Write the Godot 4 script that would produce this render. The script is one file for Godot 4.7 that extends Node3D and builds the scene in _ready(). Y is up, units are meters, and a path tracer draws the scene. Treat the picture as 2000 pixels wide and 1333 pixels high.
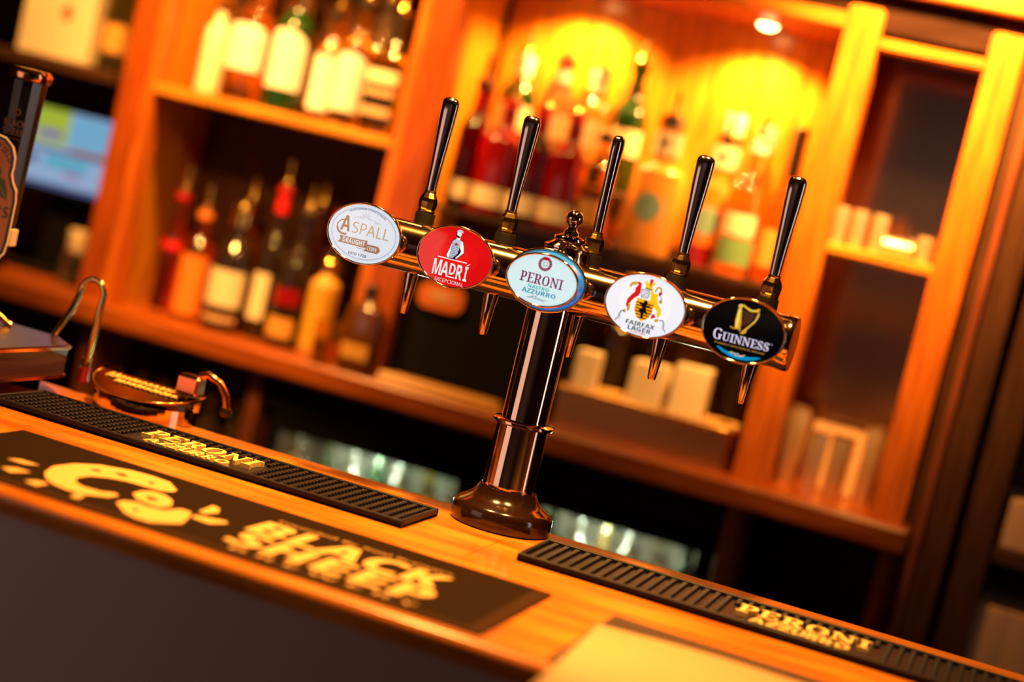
extends Node3D

# ---------------------------------------------------------------- settings first: camera, sky, lights, exposure
const WARM := Color(1.0, 0.70, 0.34)

func settings() -> void:
	var cam := Camera3D.new()
	cam.name = "camera"
	var at := CameraAttributesPhysical.new()
	at.frustum_focal_length = 61.22
	at.frustum_focus_distance = 2.25
	at.exposure_aperture = 1.3
	at.auto_exposure_enabled = false
	at.frustum_near = 0.05
	at.frustum_far = 60.0
	cam.attributes = at
	cam.fov = rad_to_deg(2.0 * atan(666.5 / 3400.0))
	cam.near = 0.05
	cam.far = 60.0
	var b := Basis(Vector3.UP, deg_to_rad(16.71)) * Basis(Vector3.RIGHT, deg_to_rad(-5.4)) * Basis(Vector3.BACK, deg_to_rad(13.37))
	cam.transform = Transform3D(b, Vector3(0.6055, 1.5499, 2.1545))
	add_child(cam)
	cam.current = true
	var env := Environment.new()
	env.background_mode = Environment.BG_COLOR
	env.background_color = Color(0.01, 0.008, 0.006)
	env.tonemap_mode = Environment.TONE_MAPPER_LINEAR
	env.tonemap_exposure = 1.0
	env.sdfgi_enabled = true
	env.ssao_enabled = true
	env.ssil_enabled = true
	var we := WorldEnvironment.new()
	we.name = "environment"
	we.environment = env
	add_child(we)
	# warm ceiling spots over the aisle and the counter
	spot("aisle_spot", Vector3(0.31, 2.30, -0.62), Vector3(0.28, 1.92, -1.0), 9.0, 34.0, 0.05, 0.9)
	spot("aisle_spot", Vector3(-0.98, 2.30, -0.60), Vector3(-0.95, 1.72, -1.05), 5.0, 40.0, 0.05, 0.9)
	spot("aisle_spot", Vector3(-0.45, 2.38, -0.55), Vector3(-0.45, 1.2, -0.95), 0.7, 60.0, 0.05, 0.6)
	spot("bottle_spot", Vector3(-0.60, 2.42, 0.70), Vector3(-0.93, 1.22, -1.05), 4.0, 13.0, 0.03, 0.9)
	spot("bottle_spot", Vector3(-0.20, 2.35, 1.00), Vector3(-1.05, 0.86, -1.10), 2.6, 7.5, 0.03, 0.9)
	spot("aisle_spot", Vector3(-1.50, 2.35, -0.70), Vector3(-1.52, 1.64, -1.15), 1.9, 24.0, 0.04, 0.9)
	spot("counter_spot", Vector3(-0.30, 2.42, 0.22), Vector3(-0.24, 1.1, 0.18), 4.4, 34.0, 0.05)
	spot("counter_spot", Vector3(0.20, 2.42, 0.22), Vector3(0.16, 1.1, 0.18), 4.0, 34.0, 0.05)
	# soft light of the customers' side of the room
	area("room_light", Vector3(-1.25, 1.25, 1.45), Vector3(-0.4, 0.85, 0.5), Vector2(0.9, 0.9), 0.30, Color(1.0, 0.80, 0.72))
	area("window_light", Vector3(2.66, 1.55, 0.25), Vector3(0.0, 1.35, 0.0), Vector2(0.34, 1.5), 0.62, Color(1.0, 0.90, 0.86))
	area("wall_light", Vector3(-0.4, 2.2, 4.1), Vector3(-0.6, 1.2, 4.8), Vector2(2.4, 0.15), 0.9, Color(1.0, 0.88, 0.84))

func spot(n: String, p: Vector3, to: Vector3, e: float, ang: float, size := 0.03, soft := 0.6, c := WARM) -> SpotLight3D:
	var l := SpotLight3D.new()
	l.name = n
	l.light_color = c
	l.light_energy = e
	l.light_size = size
	l.spot_range = 12.0
	l.spot_attenuation = 2.0
	l.spot_angle = ang
	l.spot_angle_attenuation = soft
	l.shadow_enabled = true
	add_child(l, true)
	l.look_at_from_position(p, to, Vector3(0.01, 0.02, 1.0).normalized())
	return l

func area(n: String, p: Vector3, to: Vector3, sz: Vector2, e: float, c: Color) -> void:
	var l := AreaLight3D.new()
	l.name = n
	l.area_size = sz
	l.area_normalize_energy = true
	l.light_color = c
	l.light_energy = e
	l.area_range = 14.0
	l.area_attenuation = 2.0
	l.shadow_enabled = true
	add_child(l, true)
	l.look_at_from_position(p, to, Vector3.UP)

func omni(n: String, p: Vector3, e: float, c: Color, size := 0.02) -> void:
	var l := OmniLight3D.new()
	l.name = n
	l.light_color = c
	l.light_energy = e
	l.light_size = size
	l.omni_range = 8.0
	l.omni_attenuation = 2.0
	l.shadow_enabled = true
	add_child(l, true)
	l.position = p

# ---------------------------------------------------------------- scene bookkeeping
var used := {}
func numbered(n: String) -> String:
	if not used.has(n):
		used[n] = 0
		return n
	used[n] += 1
	return "%s_%03d" % [n, used[n]]

func tag(o: Node, label: String, category := "", group := "", kind := "") -> Node:
	if label != "": o.set_meta("label", label)
	if category != "": o.set_meta("category", category)
	if group != "": o.set_meta("group", group)
	if kind != "": o.set_meta("kind", kind)
	return o

func thing(n: String, label: String, category: String, p := Vector3.ZERO, turn := 0.0, group := "") -> Node3D:
	var o := Node3D.new()
	o.name = numbered(n)
	add_child(o)
	o.position = p
	o.rotation.y = turn
	tag(o, label, category, group)
	return o

func put(n: String, m: Mesh, mat: Material, parent: Node = null, p := Vector3.ZERO, rot := Vector3.ZERO) -> MeshInstance3D:
	var o := MeshInstance3D.new()
	o.mesh = m
	o.material_override = mat
	if parent == null or parent == self:
		o.name = numbered(n)
		add_child(o)
	else:
		var k := n
		var i := 0
		while parent.has_node(k):
			i += 1
			k = "%s_%03d" % [n, i]
		o.name = k
		parent.add_child(o)
	o.position = p
	o.rotation = rot
	return o

func struct(n: String, m: Mesh, mat: Material, p := Vector3.ZERO, rot := Vector3.ZERO, label := "") -> MeshInstance3D:
	var o := put(n, m, mat, self, p, rot)
	tag(o, label, "", "", "structure")
	return o

# ---------------------------------------------------------------- mesh helpers (faces given counter-clockwise seen from outside)
func st_new() -> SurfaceTool:
	var st := SurfaceTool.new()
	st.begin(Mesh.PRIMITIVE_TRIANGLES)
	return st

func tri(st: SurfaceTool, a: Vector3, b: Vector3, c: Vector3, ua := Vector2.ZERO, ub := Vector2.ZERO, uc := Vector2.ZERO) -> void:
	st.set_uv(ua); st.add_vertex(a)
	st.set_uv(uc); st.add_vertex(c)
	st.set_uv(ub); st.add_vertex(b)

func quad(st: SurfaceTool, a: Vector3, b: Vector3, c: Vector3, d: Vector3) -> void:
	tri(st, a, b, c)
	tri(st, a, c, d)

func done(st: SurfaceTool) -> ArrayMesh:
	st.generate_normals()
	return st.commit()

func convex_face(st: SurfaceTool, pts: Array, centre: Vector3) -> void:
	var n: Vector3 = (pts[1] - pts[0]).cross(pts[2] - pts[0])
	var mid := Vector3.ZERO
	for p in pts: mid += p
	mid /= pts.size()
	var flip: bool = n.dot(mid - centre) < 0.0
	for i in range(1, pts.size() - 1):
		if flip: tri(st, pts[0], pts[i + 1], pts[i])
		else: tri(st, pts[0], pts[i], pts[i + 1])

func add_box(st: SurfaceTool, c: Vector3, s: Vector3, b := 0.0) -> void:
	st.set_smooth_group(-1)
	var h := s * 0.5
	b = minf(b, minf(h.x, minf(h.y, h.z)) * 0.9)
	var v := func(sx: int, sy: int, sz: int, ax: int) -> Vector3:
		var q := Vector3(h.x - b, h.y - b, h.z - b)
		if ax == 0: q.x = h.x
		if ax == 1: q.y = h.y
		if ax == 2: q.z = h.z
		return c + Vector3(q.x * sx, q.y * sy, q.z * sz)
	var sg := [-1, 1]
	for s1 in sg:
		convex_face(st, [v.call(s1, -1, -1, 0), v.call(s1, 1, -1, 0), v.call(s1, 1, 1, 0), v.call(s1, -1, 1, 0)], c)
		convex_face(st, [v.call(-1, s1, -1, 1), v.call(1, s1, -1, 1), v.call(1, s1, 1, 1), v.call(-1, s1, 1, 1)], c)
		convex_face(st, [v.call(-1, -1, s1, 2), v.call(1, -1, s1, 2), v.call(1, 1, s1, 2), v.call(-1, 1, s1, 2)], c)
	if b > 0.0:
		for s1 in sg:
			for s2 in sg:
				convex_face(st, [v.call(-1, s1, s2, 1), v.call(1, s1, s2, 1), v.call(1, s1, s2, 2), v.call(-1, s1, s2, 2)], c)
				convex_face(st, [v.call(s1, -1, s2, 0), v.call(s1, 1, s2, 0), v.call(s1, 1, s2, 2), v.call(s1, -1, s2, 2)], c)
				convex_face(st, [v.call(s1, s2, -1, 0), v.call(s1, s2, 1, 0), v.call(s1, s2, 1, 1), v.call(s1, s2, -1, 1)], c)
				for s3 in sg:
					convex_face(st, [v.call(s1, s2, s3, 0), v.call(s1, s2, s3, 1), v.call(s1, s2, s3, 2)], c)

func box(s: Vector3, b := 0.002, c := Vector3.ZERO) -> ArrayMesh:
	var st := st_new()
	add_box(st, c, s, b)
	return done(st)

# box given by its extents
func boxe(x0: float, x1: float, y0: float, y1: float, z0: float, z1: float, b := 0.002) -> ArrayMesh:
	return box(Vector3(x1 - x0, y1 - y0, z1 - z0), b, Vector3((x0 + x1) / 2, (y0 + y1) / 2, (z0 + z1) / 2))

# lathe of [radius, y] points from bottom to top; sq > 2 squares the section; a0..a1 arc in radians
func add_lathe(st: SurfaceTool, prof: Array, segs := 24, sq := 2.0, a0 := 0.0, a1 := TAU, at := Vector3.ZERO, smooth := true, oval := 1.0) -> void:
	var g := 1
	var ln := 0.0
	for i in prof.size() - 1: ln += Vector2(prof[i][0], prof[i][1]).distance_to(Vector2(prof[i + 1][0], prof[i + 1][1]))
	var run := 0.0
	for i in prof.size() - 1:
		var p := Vector2(prof[i][0], prof[i][1])
		var q := Vector2(prof[i + 1][0], prof[i + 1][1])
		if i > 0:
			var o := Vector2(prof[i - 1][0], prof[i - 1][1])
			if absf((p - o).angle_to(q - p)) > 0.62: g += 1
		st.set_smooth_group(g if smooth else -1)
		var v0 := 1.0 - run / ln
		run += p.distance_to(q)
		var v1 := 1.0 - run / ln
		for k in segs:
			var t0 := a0 + (a1 - a0) * k / segs
			var t1 := a0 + (a1 - a0) * (k + 1) / segs
			if k == segs - 1 and is_equal_approx(a1 - a0, TAU): t1 = a0
			var d0 := ring_dir(t0, sq, oval)
			var d1 := ring_dir(t1, sq, oval)
			var a := at + Vector3(d0.x * p.x, p.y, d0.y * p.x)
			var b := at + Vector3(d1.x * p.x, p.y, d1.y * p.x)
			var c := at + Vector3(d1.x * q.x, q.y, d1.y * q.x)
			var d := at + Vector3(d0.x * q.x, q.y, d0.y * q.x)
			var u0 := float(k) / segs
			var u1 := float(k + 1) / segs
			if q.x > 1e-6: tri(st, a, d, c, Vector2(u0, v0), Vector2(u0, v1), Vector2(u1, v1))
			if p.x > 1e-6: tri(st, a, c, b, Vector2(u0, v0), Vector2(u1, v1), Vector2(u1, v0))

func ring_dir(t: float, sq: float, oval: float) -> Vector2:
	var c := cos(t)
	var s := sin(t)
	var k := 1.0
	if sq > 2.0: k = 1.0 / pow(pow(absf(c), sq) + pow(absf(s), sq), 1.0 / sq)
	return Vector2(c * k, s * k * oval)

func lathe(prof: Array, segs := 24, sq := 2.0, smooth := true, oval := 1.0) -> ArrayMesh:
	var st := st_new()
	add_lathe(st, prof, segs, sq, 0.0, TAU, Vector3.ZERO, smooth, oval)
	return done(st)

# a band of the lathe surface facing +z, for labels
func lathe_arc(prof: Array, half: float, segs := 14, sq := 2.0, oval := 1.0) -> ArrayMesh:
	var st := st_new()
	add_lathe(st, prof, segs, sq, PI / 2 - half, PI / 2 + half, Vector3.ZERO, true, oval)
	return done(st)

# label with an arched top that follows the bottle's section
func arch_label(rad: float, y0: float, y1: float, half: float, rise: float, sq := 2.0, oval := 1.0) -> ArrayMesh:
	var st := st_new()
	st.set_smooth_group(1)
	var n := 20
	var top := func(k: int) -> float:
		var t := 2.0 * k / n - 1.0
		return y1 - rise * (1.0 - sqrt(maxf(0.0, 1.0 - t * t * 0.98)))
	var at := func(k: int, y: float) -> Vector3:
		var d := ring_dir(PI / 2 + half - 2.0 * half * k / n, sq, oval)
		return Vector3(d.x * rad, y, d.y * rad)
	for k in n:
		quad(st, at.call(k, y0), at.call(k + 1, y0), at.call(k + 1, top.call(k + 1)), at.call(k, top.call(k)))
	return done(st)

func add_tube(st: SurfaceTool, pts: Array, r: float, sides := 10, group := 1) -> void:
	var rings := []
	var up := Vector3.UP
	var t0: Vector3 = (pts[1] - pts[0]).normalized()
	if absf(t0.dot(up)) > 0.9: up = Vector3.RIGHT
	var nx := t0.cross(up).normalized()
	for i in pts.size():
		var t: Vector3
		if i == 0: t = pts[1] - pts[0]
		elif i == pts.size() - 1: t = pts[i] - pts[i - 1]
		else: t = (pts[i + 1] - pts[i]).normalized() + (pts[i] - pts[i - 1]).normalized()
		t = t.normalized()
		nx = (nx - t * nx.dot(t)).normalized()
		var ny := t.cross(nx)
		var ring := []
		for k in sides:
			var a := TAU * k / sides
			ring.append(pts[i] + (nx * cos(a) + ny * sin(a)) * r)
		rings.append(ring)
	st.set_smooth_group(group)
	for i in rings.size() - 1:
		for k in sides:
			var k2 := (k + 1) % sides
			quad(st, rings[i][k], rings[i][k2], rings[i + 1][k2], rings[i + 1][k])
	st.set_smooth_group(-1)
	for k in range(1, sides - 1):
		tri(st, rings[0][0], rings[0][k + 1], rings[0][k])
		var e = rings[rings.size() - 1]
		tri(st, e[0], e[k], e[k + 1])

func tube(pts: Array, r: float, sides := 10) -> ArrayMesh:
	var st := st_new()
	add_tube(st, pts, r, sides)
	return done(st)

# prism: polygon in x,y pulled along z from z0 to z1
func add_prism(st: SurfaceTool, poly: PackedVector2Array, z0: float, z1: float, uvr := Rect2(0, 0, 1, 1), smooth_sides := false) -> void:
	if Geometry2D.is_polygon_clockwise(poly): poly.reverse()
	var ix := Geometry2D.triangulate_polygon(poly)
	st.set_smooth_group(-1)
	var uv := func(p: Vector2) -> Vector2: return Vector2((p.x - uvr.position.x) / uvr.size.x, 1.0 - (p.y - uvr.position.y) / uvr.size.y)
	for i in range(0, ix.size(), 3):
		var a := poly[ix[i]]
		var b := poly[ix[i + 1]]
		var c := poly[ix[i + 2]]
		if (b - a).cross(c - a) < 0.0:
			var sw := b
			b = c
			c = sw
		tri(st, Vector3(a.x, a.y, z1), Vector3(b.x, b.y, z1), Vector3(c.x, c.y, z1), uv.call(a), uv.call(b), uv.call(c))
		tri(st, Vector3(a.x, a.y, z0), Vector3(c.x, c.y, z0), Vector3(b.x, b.y, z0), uv.call(a), uv.call(c), uv.call(b))
	st.set_smooth_group(1 if smooth_sides else -1)
	for i in poly.size():
		var a := poly[i]
		var b := poly[(i + 1) % poly.size()]
		quad(st, Vector3(a.x, a.y, z0), Vector3(b.x, b.y, z0), Vector3(b.x, b.y, z1), Vector3(a.x, a.y, z1))

func prism(poly: PackedVector2Array, z0: float, z1: float, uvr := Rect2(0, 0, 1, 1), smooth_sides := false) -> ArrayMesh:
	var st := st_new()
	add_prism(st, poly, z0, z1, uvr, smooth_sides)
	return done(st)

# prism of a plan polygon (x,z), pulled up in y
func plan(poly: Array, y0: float, y1: float) -> ArrayMesh:
	var pv := PackedVector2Array()
	for p in poly: pv.append(Vector2(p.x, -p.y))
	var st := st_new()
	add_prism(st, pv, y0, y1)
	st.generate_normals()
	var m := st.commit()
	var out := SurfaceTool.new()
	out.append_from(m, 0, Transform3D(Basis(Vector3.RIGHT, -PI / 2), Vector3.ZERO))
	return out.commit()

func oval_pts(a: float, b: float, n := 48, c := Vector2.ZERO) -> PackedVector2Array:
	var r := PackedVector2Array()
	for i in n: r.append(c + Vector2(cos(TAU * i / n) * a, sin(TAU * i / n) * b))
	return r

# ---------------------------------------------------------------- flat print: a small canvas that fills triangles
class Canvas:
	var w: int
	var h: int
	var org: Vector2
	var sc: Vector2
	var px := PackedFloat32Array()
	var cov := PackedFloat32Array()
	var b0 := Vector2i(99999, 99999)
	var b1 := Vector2i(-1, -1)
	func _init(ww: int, hh: int, rect: Rect2, bg: Color) -> void:
		w = ww
		h = hh
		org = rect.position
		sc = Vector2(ww / rect.size.x, hh / rect.size.y)
		px.resize(w * h * 3)
		cov.resize(w * h)
		for i in w * h:
			px[i * 3] = bg.r
			px[i * 3 + 1] = bg.g
			px[i * 3 + 2] = bg.b
	func to(p: Vector2) -> Vector2:
		return Vector2((p.x - org.x) * sc.x, h - (p.y - org.y) * sc.y)
	func add(a: Vector2, b: Vector2, c: Vector2) -> void:
		a = to(a)
		b = to(b)
		c = to(c)
		var y0 := maxi(0, int(floor(minf(a.y, minf(b.y, c.y)))))
		var y1 := mini(h - 1, int(floor(maxf(a.y, maxf(b.y, c.y)))))
		var e := [[a, b], [b, c], [c, a]]
		for y in range(y0, y1 + 1):
			for s in 4:
				var ys := y + (s + 0.5) * 0.25
				var lo := 1e9
				var hi := -1e9
				for q in e:
					var p0: Vector2 = q[0]
					var p1: Vector2 = q[1]
					if (p0.y <= ys) != (p1.y <= ys):
						var x := p0.x + (ys - p0.y) / (p1.y - p0.y) * (p1.x - p0.x)
						lo = minf(lo, x)
						hi = maxf(hi, x)
				if hi <= lo: continue
				lo = maxf(lo, 0.0)
				hi = minf(hi, w - 0.001)
				if hi <= lo: continue
				var i0 := int(lo)
				var i1 := int(hi)
				b0 = Vector2i(mini(b0.x, i0), mini(b0.y, y))
				b1 = Vector2i(maxi(b1.x, i1), maxi(b1.y, y))
				var r := y * w
				if i0 == i1:
					cov[r + i0] += (hi - lo) * 0.25
				else:
					cov[r + i0] += (i0 + 1 - lo) * 0.25
					for i in range(i0 + 1, i1): cov[r + i] += 0.25
					cov[r + i1] += (hi - i1) * 0.25
	func paint(c: Color) -> void:
		for y in range(b0.y, b1.y + 1):
			for x in range(b0.x, b1.x + 1):
				var k := y * w + x
				var a := minf(cov[k], 1.0) * c.a
				if a > 0.0:
					px[k * 3] = lerpf(px[k * 3], c.r, a)
					px[k * 3 + 1] = lerpf(px[k * 3 + 1], c.g, a)
					px[k * 3 + 2] = lerpf(px[k * 3 + 2], c.b, a)
				cov[k] = 0.0
		b0 = Vector2i(99999, 99999)
		b1 = Vector2i(-1, -1)
	func poly(pts: PackedVector2Array, c: Color) -> void:
		var ix := Geometry2D.triangulate_polygon(pts)
		for i in range(0, ix.size(), 3): add(pts[ix[i]], pts[ix[i + 1]], pts[ix[i + 2]])
		paint(c)
	func line(pts: PackedVector2Array, wd: float, c: Color) -> void:
		for i in pts.size() - 1:
			var d := (pts[i + 1] - pts[i]).normalized() * wd * 0.5
			var n := Vector2(-d.y, d.x)
			add(pts[i] + n - d * 0.3, pts[i] - n - d * 0.3, pts[i + 1] - n + d * 0.3)
			add(pts[i] + n - d * 0.3, pts[i + 1] - n + d * 0.3, pts[i + 1] + n + d * 0.3)
		paint(c)
	func tris(t: PackedVector2Array, c: Color) -> void:
		for i in range(0, t.size(), 3): add(t[i], t[i + 1], t[i + 2])
		paint(c)
	func tex() -> ImageTexture:
		var by := PackedByteArray()
		by.resize(w * h * 3)
		for i in w * h * 3: by[i] = int(clampf(px[i], 0.0, 1.0) * 255.0 + 0.5)
		return ImageTexture.create_from_image(Image.create_from_data(w, h, false, Image.FORMAT_RGB8, by))

var fonts := {}
func font(face: String, bold: bool) -> SystemFont:
	var k := face + str(bold)
	if not fonts.has(k):
		var f := SystemFont.new()
		f.font_names = PackedStringArray([face])
		f.font_weight = 700 if bold else 400
		fonts[k] = f
	return fonts[k]

func text_mesh(s: String, face := "Droid Sans", bold := true, depth := 0.0) -> TextMesh:
	var tm := TextMesh.new()
	tm.font = font(face, bold)
	tm.text = s
	tm.font_size = 48
	tm.pixel_size = 0.01
	tm.depth = depth
	tm.curve_step = 1.5
	return tm

# triangles of a string fitted into the rectangle x0..x1, y0..y1
func text_tris(s: String, x0: float, x1: float, y0: float, y1: float, face := "Droid Sans", bold := true) -> PackedVector2Array:
	var v: PackedVector3Array = text_mesh(s, face, bold).surface_get_arrays(0)[Mesh.ARRAY_VERTEX]
	var lo := Vector2(1e9, 1e9)
	var hi := -lo
	for p in v:
		lo = Vector2(minf(lo.x, p.x), minf(lo.y, p.y))
		hi = Vector2(maxf(hi.x, p.x), maxf(hi.y, p.y))
	var r := PackedVector2Array()
	for p in v: r.append(Vector2(lerpf(x0, x1, (p.x - lo.x) / (hi.x - lo.x)), lerpf(y0, y1, (p.y - lo.y) / (hi.y - lo.y))))
	return r

# bends text laid along x (mm) onto an arch of the given radius whose top is at c
func bend(t: PackedVector2Array, c: Vector2, rad: float) -> PackedVector2Array:
	var r := PackedVector2Array()
	for p in t:
		var a := p.x / rad
		r.append(c + Vector2(sin(a) * (rad + p.y), cos(a) * (rad + p.y) - rad))
	return r

func pv(a: Array, k := 1.0) -> PackedVector2Array:
	var r := PackedVector2Array()
	for i in range(0, a.size(), 2): r.append(Vector2(a[i], a[i + 1]) * k)
	return r

# ---------------------------------------------------------------- materials
func std(c: Color, rough := 0.6, metal := 0.0) -> StandardMaterial3D:
	var m := StandardMaterial3D.new()
	m.albedo_color = c
	m.roughness = rough
	m.metallic = metal
	return m

func lin(r: float, g: float, b: float) -> Color:
	return Color(r, g, b).linear_to_srgb()

var wood_tex: NoiseTexture2D
var speck_tex: NoiseTexture2D
var bump_tex: NoiseTexture2D
func noise_tex(sd: int, freq: float, lo: Color, hi: Color, oct := 4) -> NoiseTexture2D:
	var n := FastNoiseLite.new()
	n.seed = sd
	n.noise_type = FastNoiseLite.TYPE_SIMPLEX_SMOOTH
	n.frequency = freq
	n.fractal_octaves = oct
	var g := Gradient.new()
	g.set_color(0, lo)
	g.set_color(1, hi)
	var t := NoiseTexture2D.new()
	t.width = 512
	t.height = 512
	t.seamless = true
	t.noise = n
	t.color_ramp = g
	return t

func wood(c: Color, along: int, rough := 0.4, coat := 0.3, k := 3.0) -> StandardMaterial3D:
	var m := std(c, rough)
	m.albedo_texture = wood_tex
	m.metallic_specular = 0.3
	m.uv1_triplanar = true
	m.uv1_world_triplanar = true
	var s := Vector3(k * 4.0, k * 4.0, k * 4.0)
	s[along] = k * 0.28
	m.uv1_scale = s
	m.heightmap_enabled = true
	m.heightmap_texture = wood_tex
	m.heightmap_scale = 0.03
	if coat > 0.0:
		m.clearcoat_enabled = true
		m.clearcoat = coat
		m.clearcoat_roughness = 0.18
	return m

func glass(c: Color, rough := 0.02) -> StandardMaterial3D:
	var m := std(c, rough)
	m.refraction_enabled = true
	m.refraction_scale = 0.045
	m.transparency = BaseMaterial3D.TRANSPARENCY_ALPHA
	m.albedo_color.a = 0.02
	return m

func pane(c: Color) -> StandardMaterial3D:
	var m := std(c, 0.03)
	m.transparency = BaseMaterial3D.TRANSPARENCY_ALPHA
	m.albedo_color.a = 0.08
	return m

func glow(c: Color, e: float) -> StandardMaterial3D:
	var m := std(Color(0.05, 0.05, 0.05), 0.3)
	m.emission_enabled = true
	m.emission = c
	m.emission_energy_multiplier = e
	return m

func printed(t: Texture2D, rough := 0.6) -> StandardMaterial3D:
	var m := std(Color.WHITE, rough)
	m.albedo_texture = t
	m.texture_repeat = false
	return m

func matte(t: Texture2D) -> StandardMaterial3D:
	var m := printed(t, 0.85)
	m.metallic_specular = 0.15
	return m

func lit_print(t: Texture2D, e: float) -> StandardMaterial3D:
	var m := std(Color(0.25, 0.25, 0.25), 0.12)
	m.albedo_texture = t
	m.emission_enabled = true
	m.emission = Color.BLACK
	m.emission_texture = t
	m.emission_energy_multiplier = e
	m.texture_repeat = false
	m.clearcoat_enabled = true
	m.clearcoat = 0.6
	m.clearcoat_roughness = 0.04
	return m

var M := {}
func materials() -> void:
	wood_tex = noise_tex(3, 0.012, Color(0.66, 0.62, 0.58), Color(1, 1, 1), 5)
	speck_tex = noise_tex(9, 0.05, Color(0.75, 0.72, 0.7), Color(1, 1, 1), 3)
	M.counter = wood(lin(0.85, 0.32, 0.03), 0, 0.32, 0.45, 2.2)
	M.counter.albedo_texture = noise_tex(21, 0.007, Color(0.70, 0.58, 0.44), Color(1, 1, 1), 5)
	M.counter.uv1_scale = Vector3(1.1, 5.0, 5.0)
	M.counter_dark = wood(lin(0.6, 0.22, 0.03), 0, 0.35, 0.4, 3.0)
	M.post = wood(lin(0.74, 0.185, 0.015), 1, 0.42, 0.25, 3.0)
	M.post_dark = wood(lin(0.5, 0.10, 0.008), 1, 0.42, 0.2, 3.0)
	M.rail = wood(lin(0.74, 0.185, 0.015), 0, 0.42, 0.25, 3.0)
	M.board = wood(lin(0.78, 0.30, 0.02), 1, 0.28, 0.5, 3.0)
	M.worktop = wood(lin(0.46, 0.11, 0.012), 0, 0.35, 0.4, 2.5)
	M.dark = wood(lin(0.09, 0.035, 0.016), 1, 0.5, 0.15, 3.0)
	M.dark_x = wood(lin(0.09, 0.035, 0.016), 0, 0.5, 0.15, 3.0)
	M.fascia = wood(lin(0.03, 0.013, 0.009), 0, 0.6, 0.0, 3.0)
	M.fascia.metallic_specular = 0.1
	M.shelf = wood(lin(0.85, 0.32, 0.03), 0, 0.42, 0.15, 3.0)
	M.darkpanel = std(lin(0.1, 0.06, 0.05), 0.45)
	M.frontpanel = std(lin(0.42, 0.31, 0.28), 0.6)
	M.red_wood = wood(lin(0.3, 0.08, 0.03), 1, 0.45, 0.2, 3.0)
	M.black = std(lin(0.006, 0.005, 0.005), 0.6)
	M.black.metallic_specular = 0.2
	M.blackgloss = std(lin(0.01, 0.008, 0.008), 0.12)
	M.rubber = std(lin(0.018, 0.016, 0.024), 0.4)
	M.rubber.metallic_specular = 0.22
	M.chrome = std(Color(0.86, 0.76, 0.68), 0.07, 1.0)
	M.tube = std(Color(0.83, 0.72, 0.62), 0.1, 1.0)
	M.lever = std(Color(0.78, 0.74, 0.74), 0.13, 1.0)
	M.brass = std(Color(0.93, 0.78, 0.5), 0.14, 1.0)
	M.copper = std(Color(0.9, 0.62, 0.45), 0.16, 1.0)
	M.steel = std(Color(0.82, 0.66, 0.42), 0.3, 1.0)
	M.bronze = std(lin(0.018, 0.007, 0.004), 0.14)
	M.bronze.clearcoat_enabled = true
	M.bronze.clearcoat = 0.35
	M.bronze.clearcoat_roughness = 0.08
	M.letter = std(lin(0.75, 0.55, 0.2), 0.6)
	M.cream = std(lin(0.8, 0.68, 0.45), 0.6)
	M.white = std(lin(0.82, 0.78, 0.7), 0.6)
	M.paper = std(lin(0.60, 0.40, 0.20), 0.7)
	M.card = std(lin(0.55, 0.33, 0.18), 0.8)
	M.gold = std(Color(0.95, 0.8, 0.45), 0.2, 1.0)
	M.redcap = std(lin(0.6, 0.015, 0.01), 0.3)
	M.blackcap = std(lin(0.015, 0.012, 0.01), 0.3)
	M.g_clear = glass(Color(1.0, 0.97, 0.9))
	M.g_green = glass(Color(0.12, 0.55, 0.16))
	M.g_amber = glass(Color(1.0, 0.72, 0.22))
	M.g_red = glass(Color(0.6, 0.02, 0.015))
	M.g_pink = glass(Color(0.95, 0.4, 0.3))
	M.g_orange = glass(Color(1.0, 0.55, 0.2))
	M.g_yellow = glass(Color(1.0, 0.88, 0.45))
	M.d_dark = std(lin(0.02, 0.01, 0.006), 0.06)
	M.d_orange = std(lin(0.8, 0.22, 0.03), 0.15)
	M.d_red = std(lin(0.22, 0.004, 0.003), 0.1)
	M.d_green = std(lin(0.008, 0.035, 0.005), 0.08)
	M.d_peach = std(lin(0.85, 0.34, 0.05), 0.2)
	M.d_blood = std(lin(0.7, 0.18, 0.015), 0.18)
	M.d_tan = std(lin(0.6, 0.3, 0.06), 0.2)
	M.teal = std(lin(0.2, 0.34, 0.3), 0.5)
	M.mirror = std(Color(0.7, 0.62, 0.58), 0.16, 1.0)
	M.pane = pane(Color(0.9, 0.95, 0.92))
	M.glass_shelf = pane(Color(0.5, 0.6, 0.5))
	M.dull = std(lin(0.13, 0.075, 0.05), 0.5)
	M.satin = std(Color(0.9, 0.82, 0.66), 0.4, 0.8)
	M.frost = glass(Color(1, 0.97, 0.9), 0.12)
	M.wall = std(lin(0.22, 0.17, 0.14), 0.8)
	M.wall.albedo_texture = speck_tex
	M.wall.uv1_triplanar = true
	M.ceil = std(lin(0.1, 0.06, 0.04), 0.85)
	M.ceil.albedo_texture = speck_tex
	M.ceil.uv1_triplanar = true
	M.floor = wood(lin(0.12, 0.06, 0.03), 0, 0.4, 0.2, 1.0)

# ---------------------------------------------------------------- build
func _ready() -> void:
	settings()
	materials()
	room()
	back_bar()
	back_bar_goods()
	counter()
	tap_font()
	counter_goods()

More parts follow.
